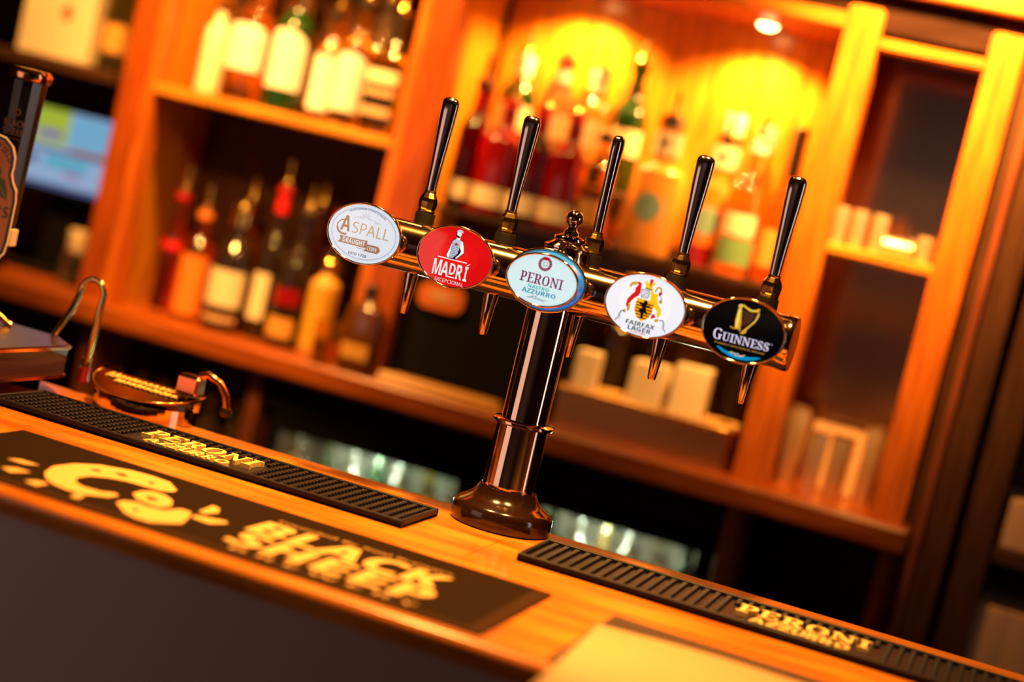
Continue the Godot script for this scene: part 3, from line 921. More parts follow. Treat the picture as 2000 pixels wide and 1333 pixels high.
	for i in 3:
		bottle("wine_bottle", ["dark wine bottle behind the trough, next to the tap column", "dark wine bottle behind the trough, middle one", "dark wine bottle behind the trough, beside the cabinet post"][i], "dark bottles behind the steel trough", Vector3([-0.19, -0.105, 0.075][i], WT, -1.2), {"r": 0.037, "h": 0.29, "sh": 0.18, "nr": 0.014, "mat": M.d_dark, "cap": "tall", "capmat": [M.gold, M.blackcap, M.gold][i]})
	put_lid()

	# glasses in the cabinet
	for i in 4:
		var nm := ["straight glass standing against the left cabinet post", "second upright glass from the left on the cabinet shelf", "third upright glass on the cabinet shelf, beside the lying one", "short glass at the right end of the cabinet shelf"]
		tumbler(nm[i], Vector3([0.198, 0.232, 0.270, 0.357][i], SH, -1.05), [0.066, 0.066, 0.066, 0.045][i], 0.0145, "glasses on the cabinet shelf")
	var lg := tumbler("glass lying on its side on the cabinet shelf", Vector3(0.338, SH + 0.0165, -1.045), 0.055, 0.0155, "glasses on the cabinet shelf")
	lg.rotation.z = PI / 2
	for i in 4:
		var nm := ["tall metal beaker by the left cabinet post on the worktop", "metal beaker second from the left under the cabinet shelf", "metal beaker third from the left under the cabinet shelf", "tall metal beaker by the right cabinet post on the worktop"]
		shaker(nm[i], Vector3([0.208, 0.255, 0.302, 0.355][i], WT, [-1.09, -1.06, -1.06, -1.09][i]), [0.15, 0.115, 0.118, 0.148][i])
	carton("carton", "flat brown carton behind the metal beakers in the cabinet", Vector3(0.29, WT, -1.17), Vector3(0.12, 0.125, 0.04), M.card, 0.0)

	# far left bay
	var cv := Canvas.new(240, 200, Rect2(0, 0, 24, 20), Color(0.62, 0.74, 0.9))
	cv.poly(pv([0, 11, 11.5, 11, 11.5, 20, 0, 20]), Color(0.72, 0.8, 0.25))
	cv.poly(pv([12, 11, 24, 11, 24, 19.2, 12, 19.2]), Color(0.5, 0.74, 0.9))
	cv.poly(pv([4, 12.5, 10, 12.5, 10, 14.5, 4, 14.5]), Color(0.55, 0.45, 0.8))
	cv.poly(pv([13, 9.4, 22, 9.4, 22, 11, 13, 11]), Color(0.72, 0.45, 0.35))
	cv.poly(pv([0, 9.2, 24, 9.2, 24, 10, 0, 10]), Color(0.3, 0.3, 0.45))
	cv.poly(pv([7, 5, 18, 5, 18, 8.5, 7, 8.5]), Color(0.4, 0.72, 0.85))
	cv.poly(pv([12, 3.4, 17, 3.4, 17, 5, 12, 5]), Color(0.65, 0.55, 0.72))
	cv.poly(pv([0, 5.5, 5, 5.5, 5, 7.5, 0, 7.5]), Color(0.35, 0.38, 0.55))
	cv.poly(pv([0, 0, 24, 0, 24, 1.2, 0, 1.2]), Color(0.35, 0.4, 0.6))
	var ts := thing("till_screen", "bright till touch screen with green and blue panels in the left bay", "screen", Vector3(-1.475, 1.37, -1.17))
	put("housing", box(Vector3(0.26, 0.2, 0.03), 0.006, Vector3(0, 0, -0.018)), M.black, ts)
	put("screen_face", prism(pv([-0.118, -0.085, 0.118, -0.085, 0.118, 0.085, -0.118, 0.085]), 0.0, 0.001, Rect2(-0.118, -0.085, 0.236, 0.17)), lit_print(cv.tex(), 0.75), ts, Vector3(0, 0, -0.002))
	put("stand", box(Vector3(0.08, 0.17, 0.04), 0.004, Vector3(0, -0.185, -0.05)), M.black, ts)
	put("foot", box(Vector3(0.18, 0.012, 0.14), 0.004, Vector3(0, -0.2635, -0.04)), M.black, ts)
	var bx := carton("carton", "large cream carton with a small red emblem on the dark top left shelf", Vector3(-1.53, SH, -1.17), Vector3(0.165, 0.21, 0.12), M.cream, 0.08)
	put("emblem", prism(oval_pts(0.012, 0.018, 20), 0.0, 0.0006), std(lin(0.4, 0.12, 0.03), 0.5), bx, Vector3(0.02, 0.10, 0.0601))
	bottle("spirit_bottle", "glinting bottle beside the large cream carton on the top left shelf", "bottles in the left bay", Vector3(-1.40, SH, -1.16), {"r": 0.035, "h": 0.24, "sh": 0.16, "nr": 0.013, "mat": M.g_yellow, "lab": [0.04, 0.1, M.d_tan], "cap": "pourer"})
	bottle("spirit_bottle", "clear bottle close to the left post on the top left shelf", "bottles in the left bay", Vector3(-1.325, SH, -1.14), {"r": 0.032, "h": 0.24, "sh": 0.15, "nr": 0.012, "mat": M.g_clear, "lab": [0.03, 0.07, M.card], "cap": "pourer"})
	bottle("liqueur_bottle", "small bottle with a red cap above the till screen", "bottles in the left bay", Vector3(-1.395, 1.482, -1.33), {"r": 0.02, "h": 0.042, "sh": 0.028, "nr": 0.012, "mat": M.cream, "cap": "cap", "capmat": M.redcap, "segs": 14})
	put("rail", boxe(-2.1, -1.278, 1.47, 1.482, -1.38, -1.29, 0.002), M.dark_x, get_node("till_bay"))
	carton("card_machine", "black card machine standing under the till screen", Vector3(-1.62, WT, -1.02), Vector3(0.24, 0.13, 0.09), M.black, 0.0, "machine")
	var mg := thing("candle_jar", "cream cup glowing in the light on a clear glass block by the left post", "cup", Vector3(-1.352, WT, -1.1))
	put("glass_base", box(Vector3(0.05, 0.07, 0.05), 0.004, Vector3(0, 0.0355, 0)), M.g_clear, mg)
	put("cup", lathe([[0.0, 0.071], [0.024, 0.071], [0.027, 0.078], [0.028, 0.118], [0.0262, 0.118], [0.025, 0.08], [0.0, 0.078]], 20), M.cream, mg)

	# under the worktop, left and right
	for i in 6:
		var nm := ["brown bottle under the worktop, leftmost by the divider", "brown bottle second from the left under the worktop", "tan bottle third from the left under the worktop", "yellow bottle fourth from the left under the worktop", "yellow bottle fifth from the left under the worktop", "yellow bottle by the divider under the worktop"]
		bottle("mixer_bottle", nm[i], "bottles under the worktop's left end", Vector3(-1.20 + i * 0.058, 0.786, -1.09 - 0.01 * (i % 2)), {"r": 0.026, "h": 0.17, "sh": 0.10, "nr": 0.012, "mat": [M.d_tan, M.d_tan, M.d_tan, M.g_yellow, M.g_yellow, M.g_yellow][i], "lab": [0.02, 0.07, [M.card, M.card, M.card, M.d_tan, M.d_tan, M.d_tan][i]], "cap": "cap", "capmat": M.gold, "segs": 16})
	for i in 5:
		var nm := ["dim beer glass upside down, leftmost under the cabinet", "dim upturned beer glass second from the left under the cabinet", "dim upturned beer glass in the middle under the cabinet", "dim upturned beer glass fourth under the cabinet", "dim upturned beer glass, rightmost under the cabinet"]
		var g := thing("beer_glass", nm[i], "glass", Vector3(0.185 + i * 0.05, 0.766, -1.10), 0.0, "upturned glasses under the cabinet")
		put("glass_bowl", lathe([[0.0225, 0.0], [0.024, 0.001], [0.017, 0.118], [0.0, 0.12], [0.0, 0.112], [0.0155, 0.11], [0.0225, 0.0]], 16), M.g_clear, g)
	carton("cardboard_box", "tan cardboard box on the upper storage shelf at the right", Vector3(0.70, 1.10, -1.17), Vector3(0.2, 0.09, 0.18), M.card, 0.1, "box")
	carton("cardboard_box", "large tan cardboard box on the lower storage shelf at the right", Vector3(0.71, 0.83, -1.17), Vector3(0.21, 0.16, 0.18), M.card, -0.05, "box")

func medallion(rad: float, cyl: float) -> ArrayMesh:
	# a disc that follows a cylinder of radius cyl about the y axis
	var st := st_new()
	st.set_smooth_group(1)
	var n := 24
	var w := func(x: float, y: float) -> Vector3: return Vector3(sin(x / cyl) * cyl, y, cos(x / cyl) * cyl)
	for ring in 3:
		var r0 := rad * ring / 3.0
		var r1 := rad * (ring + 1) / 3.0
		for i in n:
			var a := TAU * i / n
			var b := TAU * (i + 1) / n
			var p0: Vector3 = w.call(cos(a) * r0, sin(a) * r0)
			var p1: Vector3 = w.call(cos(a) * r1, sin(a) * r1)
			var p2: Vector3 = w.call(cos(b) * r1, sin(b) * r1)
			var p3: Vector3 = w.call(cos(b) * r0, sin(b) * r0)
			tri(st, p0, p1, p2)
			if ring > 0: tri(st, p0, p2, p3)
	return done(st)

func carton(n: String, label: String, p: Vector3, s: Vector3, m: Material, turn := 0.0, cat := "box") -> Node3D:
	var o := thing(n, label, cat, p, turn)
	put("body", box(s, 0.003, Vector3(0, s.y / 2, 0)), m, o)
	if cat == "box":
		put("flap", box(Vector3(s.x * 0.98, 0.0012, s.z * 0.49), 0.0003, Vector3(0, s.y + 0.0006, s.z * 0.247)), m, o)
		put("flap", box(Vector3(s.x * 0.98, 0.0012, s.z * 0.49), 0.0003, Vector3(0, s.y + 0.0006, -s.z * 0.247)), m, o)
	else:
		put("keypad", box(Vector3(s.x * 0.6, s.y * 0.5, 0.004), 0.001, Vector3(0, s.y * 0.55, s.z / 2 + 0.001)), M.blackgloss, o)
	return o

func tumbler(label: String, p: Vector3, h: float, r: float, group: String) -> Node3D:
	var o := thing("tumbler", label, "glass", p, 0.0, group)
	put("wall", lathe([[0.0, 0.0008], [r * 0.92, 0.0], [r, 0.004], [r * 1.04, h], [r * 0.95, h], [r * 0.9, 0.008], [0.0, 0.007]], 20), M.satin, o)
	put("rim", lathe([[r * 0.99, h - 0.002], [r * 1.08, h], [r * 1.06, h + 0.002], [r * 0.95, h + 0.001]], 20), M.satin, o)
	return o

func shaker(label: String, p: Vector3, h: float) -> void:
	var o := thing("beaker", label, "beaker", p, 0.0, "metal beakers under the cabinet shelf")
	put("cup", lathe([[0.0, 0.001], [0.0155, 0.0], [0.017, 0.004], [0.0215, h], [0.0195, h], [0.0155, 0.01], [0.0, 0.009]], 22), M.satin, o)
	put("rim", lathe([[0.0208, h - 0.002], [0.0228, h], [0.0222, h + 0.002], [0.0195, h + 0.001]], 22), M.gold, o)

func put_lid() -> void:
	var o := thing("metal_lid", "small gleaming round metal lid on the right end of the steel trough", "lid", Vector3(0.085, WT + 0.085, -1.04))
	put("disc", lathe([[0.0, 0.0], [0.015, 0.0], [0.016, 0.002], [0.015, 0.004], [0.0, 0.0055]], 22), M.gold, o)
	put("knob", lathe([[0.003, 0.005], [0.0045, 0.008], [0.003, 0.011], [0.0, 0.0115]], 12), M.gold, o)

# ---------------------------------------------------------------- the counter in front
func front_z(x: float) -> float:
	return 0.563 + 0.0 * x

func counter() -> void:
	var c := thing("bar_counter", "orange varnished wooden bar counter with a rounded front edge", "counter")
	var y1 := 1.10
	var y0 := 1.066
	var joints := [-1.6, -0.78, 0.032, 0.9, 1.5]
	for i in joints.size() - 1:
		var a: float = joints[i]
		var b: float = joints[i + 1] - 0.0008
		var pl := [Vector2(a, -0.012), Vector2(b, -0.012)]
		for k in 13:
			var x := lerpf(b, a, k / 12.0)
			pl.append(Vector2(x, front_z(x) - 0.028))
		put("plank", plan(pl, y0, y1), M.counter, c)
	put("rear_lipping", boxe(-1.6, 1.5, y0 - 0.006, y1 - 0.001, -0.05, -0.0125, 0.004), M.counter_dark, c)
	# rounded front nosing follows the curve
	var st := st_new()
	var prof := []
	for i in 9:
		var t := PI / 2 - PI * i / 8.0
		prof.append(Vector2(cos(t) * 0.0115, sin(t) * 0.0115))
	prof.append(Vector2(-0.017, -0.0115))
	prof.append(Vector2(-0.017, 0.0115))
	var n := 48
	var pc := func(k: int, j: int) -> Vector3:
		var x := lerpf(-1.6, 1.5, k / float(n))
		var p: Vector2 = prof[j]
		return Vector3(x, 1.0885 + p.y, front_z(x) - 0.0115 + p.x)
	for k in n:
		for j in prof.size():
			var j2 := (j + 1) % prof.size()
			st.set_smooth_group(1 if j < 8 else -1)
			quad(st, pc.call(k, j), pc.call(k, j2), pc.call(k + 1, j2), pc.call(k + 1, j))
	put("front_nosing", done(st), M.counter, c)
	var pl2 := []
	for k in 25:
		var x := lerpf(-1.6, 1.5, k / 24.0)
		pl2.append(Vector2(x, front_z(x) - 0.034))
	for k in 25:
		var x := lerpf(1.5, -1.6, k / 24.0)
		pl2.append(Vector2(x, front_z(x) - 0.08))
	put("front_panel", plan(pl2, 0.0, y0 - 0.001), M.frontpanel, c)
	put("rear_panel", boxe(-1.6, 1.5, 0.0, y0 - 0.006, -0.03, -0.01, 0.002), M.dark, c)

# ---------------------------------------------------------------- the tap column
const BY := 1.4235
func tap_font() -> void:
	var f := thing("beer_font", "polished T shaped beer font on a dark round base with five taps", "beer tap", Vector3(0, 1.10, 0))
	put("base", lathe([[0.0, 0.0], [0.064, 0.0], [0.0660, 0.002], [0.0668, 0.010], [0.0662, 0.021], [0.0648, 0.0250], [0.0605, 0.0285], [0.052, 0.0330], [0.0445, 0.0390], [0.0402, 0.0455], [0.0380, 0.0505], [0.0, 0.051]], 64), M.bronze, f)
	put("lower_sleeve", lathe([[0.0348, 0.0505], [0.0353, 0.052], [0.0349, 0.055], [0.0343, 0.136], [0.0, 0.136]], 64), M.chrome, f)
	put("ring", lathe([[0.032, 0.134], [0.0385, 0.1345], [0.0405, 0.1365], [0.0405, 0.1395], [0.0385, 0.141], [0.032, 0.142]], 64), M.chrome, f)
	put("column", lathe([[0.0308, 0.141], [0.0305, 0.144], [0.0305, 0.31]], 64), M.chrome, f)
	var tb := put("cross_tube", lathe([[0.0, -0.268], [0.0325, -0.268], [0.0345, -0.266], [0.0345, -0.258], [0.034, -0.256], [0.034, 0.298], [0.0345, 0.299], [0.0352, 0.306], [0.0352, 0.311], [0.034, 0.313], [0.0, 0.313]], 64), M.tube, f, Vector3(0, BY - 1.10, 0), Vector3(0, 0, -PI / 2))
	var boss := put("top_boss", lathe([[0.0, 0.02], [0.0295, 0.02], [0.0295, 0.045], [0.031, 0.0465], [0.031, 0.049], [0.028, 0.051], [0.0215, 0.054], [0.0195, 0.0565], [0.0205, 0.0585], [0.020, 0.0615], [0.0175, 0.063], [0.0105, 0.0655], [0.0095, 0.068], [0.0105, 0.0695], [0.0065, 0.0725], [0.0055, 0.076]], 48), M.chrome, f, Vector3(0.002, BY - 1.10, -0.002))
	put("finial", lathe([[0.0052, 0.074], [0.0068, 0.0775], [0.010, 0.081], [0.0115, 0.086], [0.0113, 0.0895], [0.009, 0.0945], [0.005, 0.0972], [0.0, 0.098]], 36), M.chrome, f, Vector3(0.002, BY - 1.10, -0.002))
	# levers and spouts
	var hx := [-0.207, -0.091, 0.0285, 0.1455, 0.265]
	for i in 5:
		var lv := lever_mesh(i == 2)
		var h := Node3D.new()
		h.name = "tap" if i == 0 else "tap_%03d" % i
		f.add_child(h)
		h.position = Vector3(hx[i], BY - 1.10, -0.026)
		put("collar", lathe([[0.0, 0.0], [0.0135, 0.0], [0.0135, 0.046], [0.0125, 0.0475], [0.0, 0.0475]], 24), M.black, h)
		put("ferrule", lathe([[0.0105, 0.0475], [0.0118, 0.0485], [0.0121, 0.0505], [0.0112, 0.052], [0.0121, 0.0535], [0.0132, 0.0625], [0.0120, 0.0675], [0.0090, 0.0725], [0.0080, 0.0740], [0.0086, 0.0755], [0.0078, 0.0772]], 10, 2.0, false), M.brass, h)
		put("lever", lv, M.lever, h)
		put("spout", lathe([[0.0, -0.0965], [0.0048, -0.0965], [0.0055, -0.0945], [0.0078, -0.062], [0.0108, -0.034], [0.0118, -0.020], [0.0, -0.020]], 24), M.tube, h, Vector3(-0.004, 0.005, -0.012))
	# badges
	var bxs := [-0.2545, -0.1255, -0.001, 0.131, 0.2575]
	var pr := [print_cider(), print_red(), print_blue(), print_arms(), print_harp()]
	var nm := ["white oval cider badge with brown lettering and a ribbon", "red oval beer badge with a man in a waistcoat and cap", "pale blue oval beer badge with a deep blue rim", "white oval lager badge with a red and yellow coat of arms", "black oval stout badge with a golden harp"]
	for i in 5:
		var bd := Node3D.new()
		bd.name = "badge" if i == 0 else "badge_%03d" % i
		f.add_child(bd)
		bd.set_meta("label", nm[i])
		bd.position = Vector3(bxs[i], 1.4275 - 1.10, 0.05)
		var st := st_new()
		add_lathe(st, [[0.0, -0.019], [0.012, -0.019], [0.012, 0.0], [0.0, 0.0]], 16)
		var neck := done(st)
		put("stem", neck, M.tube, bd, Vector3(0, 0, -0.006), Vector3(PI / 2, 0, 0))
		if i != 2:
			put("shell", oval_lathe([[0.0485, -0.008], [0.0515, -0.006], [0.0527, -0.001], [0.0527, 0.003], [0.0519, 0.005], [0.0505, 0.0042], [0.0500, 0.0034]], 0.747), M.chrome, bd)
			put("backplate", prism(oval_pts(0.0485, 0.0360, 48), -0.0085, -0.008), M.blackgloss, bd)
			put("lit_sign_face", dome_face(0.0503, 0.0376, 0.0034, 0.0025), lit_print(pr[i], [0.9, 0.92, 0.95, 0.95, 0.9][i]), bd)
		else:
			put("shell", oval_lathe([[0.0485, -0.008], [0.0518, -0.006], [0.0530, -0.002], [0.0530, 0.001], [0.0520, 0.0025], [0.0505, 0.002]], 0.74), M.chrome, bd)
			put("backplate", prism(oval_pts(0.0485, 0.0356, 48), -0.0085, -0.008), M.blackgloss, bd)
			var bl := std(lin(0.02, 0.16, 0.42), 0.12)
			bl.emission_enabled = true
			bl.emission = Color(0.05, 0.42, 0.75)
			bl.emission_energy_multiplier = 0.8
			put("blue_lit_rim", oval_lathe([[0.0505, 0.001], [0.0500, 0.005], [0.0480, 0.017]], 0.72), bl, bd)
			put("bezel", oval_lathe([[0.0480, 0.0165], [0.0486, 0.0185], [0.0478, 0.0205], [0.0462, 0.0205], [0.0455, 0.0190]], 0.70), M.chrome, bd)
			put("lit_sign_face", dome_face(0.0458, 0.0316, 0.019, 0.0012), lit_print(pr[i], 0.9), bd)

func lever_mesh(slim: bool) -> ArrayMesh:
	# flattened lever: oval section that widens towards the rounded top; the slim one is turned edge on
	var st := st_new()
	var keys := [[0.0765, 0.0068, 0.0066], [0.090, 0.0071, 0.0066], [0.115, 0.0080, 0.0067], [0.140, 0.0094, 0.0070], [0.165, 0.0108, 0.0076], [0.185, 0.0117, 0.0081], [0.194, 0.0118, 0.0081], [0.1985, 0.0112, 0.0075], [0.2015, 0.0092, 0.006], [0.203, 0.006, 0.004], [0.2035, 0.0, 0.0]]
	var n := 32
	st.set_smooth_group(1)
	var p := func(i: int, k: int) -> Vector3:
		var a := TAU * (k % n) / n
		var q: Array = keys[i]
		var c := cos(a)
		var s := sin(a)
		var f := 1.0 / pow(pow(absf(c), 2.2) + pow(absf(s), 2.2), 1.0 / 2.2)
		var wx: float = q[2] if slim else q[1]
		var wz: float = q[1] if slim else q[2]
		return Vector3(c * f * wx, q[0], s * f * wz)
	for i in keys.size() - 1:
		for k in n:
			var a: Vector3 = p.call(i, k)
			var b: Vector3 = p.call(i, k + 1)
			var c: Vector3 = p.call(i + 1, k + 1)
			var d: Vector3 = p.call(i + 1, k)
			tri(st, a, c, b)
			if i < keys.size() - 2: tri(st, a, d, c)
	return done(st)

# ring swept round an oval: profile of [x radius, z]
func oval_lathe(prof: Array, ratio: float) -> ArrayMesh:
	var st := st_new()
	var n := 64
	st.set_smooth_group(1)
	var p := func(i: int, k: int) -> Vector3:
		var a := TAU * (k % n) / n
		var x: float = prof[i][0]
		var inset: float = prof[0][0] * (1.0 - ratio)
		return Vector3(cos(a) * x, sin(a) * (x - inset), prof[i][1])
	for i in prof.size() - 1:
		for k in n:
			quad(st, p.call(i, k), p.call(i, k + 1), p.call(i + 1, k + 1), p.call(i + 1, k))
	return done(st)

func dome_face(a: float, b: float, z: float, rise: float) -> ArrayMesh:
	var st := st_new()
	st.set_smooth_group(1)
	var n := 64
	var rings := 6
	var p := func(r: float, k: int) -> Vector3:
		var t := TAU * (k % n) / n
		return Vector3(cos(t) * a * r, sin(t) * b * r, z + rise * (1.0 - r * r))
	var uv := func(v: Vector3) -> Vector2: return Vector2(v.x / (2.0 * a) + 0.5, 0.5 - v.y / (2.0 * b))
	for i in rings:
		var r0 := i / float(rings)
		var r1 := (i + 1) / float(rings)
		for k in n:
			var v0: Vector3 = p.call(r0, k)
			var v1: Vector3 = p.call(r1, k)
			var v2: Vector3 = p.call(r1, k + 1)
			var v3: Vector3 = p.call(r0, k + 1)
			tri(st, v0, v1, v2, uv.call(v0), uv.call(v1), uv.call(v2))
			if i > 0: tri(st, v0, v2, v3, uv.call(v0), uv.call(v2), uv.call(v3))
	return done(st)

func badge_canvas(bg: Color, a := 50.3, b := 37.6) -> Canvas:
	return Canvas.new(704, 528, Rect2(-a, -b, 2 * a, 2 * b), bg)

func arc_pts(c: Vector2, rx: float, ry: float, a0: float, a1: float, n := 20) -> PackedVector2Array:
	var r := PackedVector2Array()
	for i in n + 1:
		var a := deg_to_rad(lerpf(a0, a1, i / float(n)))
		r.append(c + Vector2(cos(a) * rx, sin(a) * ry))
	return r

func print_cider() -> ImageTexture:
	var cv := badge_canvas(Color(0.90, 0.93, 0.97))
	var ring := arc_pts(Vector2.ZERO, 45.5, 33.2, 0, 360, 72)
	cv.line(ring, 1.6, Color(0.74, 0.79, 0.86))
	var br := Color(0.70, 0.50, 0.36)
	var tan := Color(0.80, 0.66, 0.48)
	cv.tris(text_tris("A", -33.5, -19.5, -1.5, 18.5), br)
	cv.tris(text_tris("SPALL", -16.5, 35.5, -1.5, 13.2, "Droid Sans", false), tan)
	cv.line(arc_pts(Vector2(-27, 3.5), 11.5, 9.5, 80, 292, 24), 1.5, br)
	cv.line(arc_pts(Vector2(-27.5, 3.0), 10.5, 9.0, 190, 290, 18), 2.6, br)
	cv.poly(pv([-32, -8.5, 8.5, -7.5, 8.5, -17.5, -33.5, -17.5, -29.5, -13]), br)
	cv.poly(pv([8.5, -11.6, 24.5, -11.6, 28, -16.5, 24.5, -21.3, 5, -21.3, 8.5, -17.5]), Color(0.66, 0.47, 0.34))
	cv.tris(text_tris("DRAUGHT", -26.5, 5.5, -15.7, -9.3), Color(0.93, 0.95, 0.97))
	cv.tris(text_tris("CYDER", 9.6, 23.2, -19, -14), Color(0.9, 0.9, 0.9))
	cv.line(pv([-5, -19.4, 6, -19.4]), 0.7, br)
	cv.tris(text_tris("ESTD 1728", -15, 10.5, -29.8, -26.2), Color(0.38, 0.38, 0.42))
	var gr := Color(0.45, 0.47, 0.52)
	cv.tris(bend(text_tris("TRADITIONAL CYDER MAKERS", -27, 27, 0, 2.3), Vector2(0, 31.0), 46.0), gr)
	var lg := Color(0.70, 0.74, 0.80)
	for i in 11:
		var a := deg_to_rad(15.0 + i * 15.0)
		var d := Vector2(cos(a), sin(a))
		cv.line(PackedVector2Array([Vector2(-1, 18.5) + d * 4.0, Vector2(-1, 18.5) + d * (9.5 if i % 2 == 0 else 7.5)]), 0.6, lg)
	cv.line(arc_pts(Vector2(-1, 18.5), 3.2, 3.2, 0, 180), 0.6, lg)
	cv.line(arc_pts(Vector2(-11, 17), 5, 3, 20, 200), 0.6, lg)
	cv.line(arc_pts(Vector2(10, 16.4), 6, 3, -20, 160), 0.6, lg)
	cv.line(arc_pts(Vector2(17, 15.6), 5, 2.4, 10, 180), 0.6, lg)
	return cv.tex()

func print_red() -> ImageTexture:
	var cv := badge_canvas(Color(0.90, 0.05, 0.06))
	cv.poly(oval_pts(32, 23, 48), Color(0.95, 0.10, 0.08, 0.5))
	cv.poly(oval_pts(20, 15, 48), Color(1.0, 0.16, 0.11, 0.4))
	var w := Color(1, 0.96, 0.96)
	cv.tris(text_tris("M", -25.5, -14, -27, -7), w)
	cv.tris(text_tris("A", -14, -3.4, -27, -8), w)
	cv.tris(text_tris("D", -2.6, 5.6, -22.8, -8.2), w)
	cv.tris(text_tris("R", 7.2, 15.6, -27, -8), w)
	cv.tris(text_tris("I", 17.6, 22.4, -27, -8), w)
	cv.poly(pv([18.4, -6.8, 23.6, -3.2, 21.2, -6.8]), w)
	cv.poly(pv([-3, -25.2, 5.8, -25.2, 5.8, -26.8, -3, -26.8]), w)
	cv.tris(text_tris("EXCEPCIONAL", -19.8, 19.8, -34.6, -29.8, "Droid Sans", false), w)
	cv.poly(pv([-21.8, -3.0, 18.5, -3.0, 18.5, -4.3, -21.8, -4.3]), w)
	var ink := Color(0.10, 0.08, 0.16)
	# man: sleeves, waistcoat, neck, head, flat cap
	cv.poly(pv([-7.6, 20.5, -4, 23.5, 3.5, 23.5, 7.4, 21.5, 10.5, 15, 12.4, 7.5, 8, 2.5, 3.4, -2.6, 0.5, -3, -9, -3, -11.4, 0.5, -9.5, 8]), ink)
	cv.poly(pv([3.2, 22.8, 7.0, 21, 9.8, 15, 11.5, 7.8, 7.5, 3.2, 3.2, -1.8, 1.6, -0.4, 6, 4.6, 7.4, 8.8, 4.4, 14]), w)
	cv.poly(pv([-6.8, 20, -9, 8, -10.8, 0.6, -9, -2.4, -7, -2.2, -6.2, 7]), w)
	cv.poly(pv([-6.4, 20.4, -3.4, 22.8, 2.8, 22.8, 4.2, 14, 3.4, 5, -2, -1.6, -6.6, -1.8, -5.8, 8]), Color(0.75, 0.78, 0.88))
	for i in 9:
		for j in 6:
			var p := Vector2(-5.2 + j * 1.6 + (i % 2) * 0.8 - i * 0.05, 0.0 + i * 2.1)
			if p.x < 3.0: cv.poly(oval_pts(0.5, 0.55, 6, p), Color(0.22, 0.24, 0.42))
	cv.poly(pv([-2.6, 22.5, -2.6, 27, 2.4, 27, 2.4, 22.5]), w)
	cv.poly(oval_pts(4.2, 4.8, 20, Vector2(-0.6, 29.8)), ink)
	cv.poly(oval_pts(3.3, 3.8, 20, Vector2(-0.3, 30)), w)
	cv.poly(pv([-3.4, 28.6, 1.8, 26.4, -0.6, 25.2, -3.2, 26.4]), ink)
	cv.poly(pv([-4.4, 31.6, 4.4, 32.6, 3.4, 35.2, -0.6, 36, -4, 34.6]), Color(0.8, 0.82, 0.9))
	cv.poly(oval_pts(1.7, 1.7, 10, Vector2(-1.2, 16.8)), Color(0.75, 0.03, 0.12))
	return cv.tex()

func print_blue() -> ImageTexture:
	var cv := badge_canvas(Color(0.84, 0.96, 0.98), 45.8, 31.6)
	cv.poly(oval_pts(43.5, 29.6, 48), Color(0.87, 0.98, 0.99))
	var mg := Color(0.52, 0.06, 0.34)
	cv.tris(text_tris("PERONI", -28.6, 28.2, -6.3, 6.3, "Droid Serif", true), mg)
	cv.tris(text_tris("NASTRO", -15.8, 12.2, -12.4, -8.2), Color(0.12, 0.66, 0.72))
	cv.tris(text_tris("AZZURRO", -22.5, 22.3, -19.2, -13.6), Color(0.06, 0.55, 0.68))
	var ink := Color(0.42, 0.46, 0.66)
	cv.line(pv([-13, -24.4, -8, -22.6, -6, -20.9, -7.6, -23.8, -4, -22.2, -2, -21.2, -3, -24, 0, -22.8, 2, -24, 5, -23.2, 7, -24.6, 12, -23.6]), 0.6, ink)
	cv.line(pv([-15, -24.8, -6, -24.4, 6, -25.4, 9, -26.2]), 0.5, ink)
	var c := Vector2(-0.4, 20.6)
	cv.poly(oval_pts(8.9, 8.9, 40, c), Color(0.50, 0.08, 0.26))
	cv.poly(oval_pts(5.4, 5.4, 32, c), Color(0.88, 0.96, 0.98))
	cv.poly(pv([c.x - 3.5, c.y + 8.9, c.x - 4.2, c.y + 5.4, c.x, c.y + 4.4, c.x + 4.2, c.y + 5.4, c.x + 3.5, c.y + 8.9]), Color(0.78, 0.05, 0.14))
	for i in 16:
		var a := TAU * i / 16.0
		if absf(a - PI / 2) > 0.5: cv.poly(oval_pts(0.55, 0.75, 6, c + Vector2(cos(a), sin(a)) * 7.1), Color(0.85, 0.75, 0.8))
	for i in 5:
		var a := TAU * i / 5.0 + 0.3
		cv.line(PackedVector2Array([c + Vector2(cos(a), sin(a)) * 2.4, c + Vector2(cos(a + 0.8), sin(a + 0.8)) * 3.0]), 0.8, Color(0.2, 0.35, 0.35))
	for i in 2: cv.line(PackedVector2Array([Vector2(-10 + i * 13, 9.6), Vector2(-3 + i * 13, 9.6)]), 0.5, Color(0.72, 0.82, 0.86))
	return cv.tex()

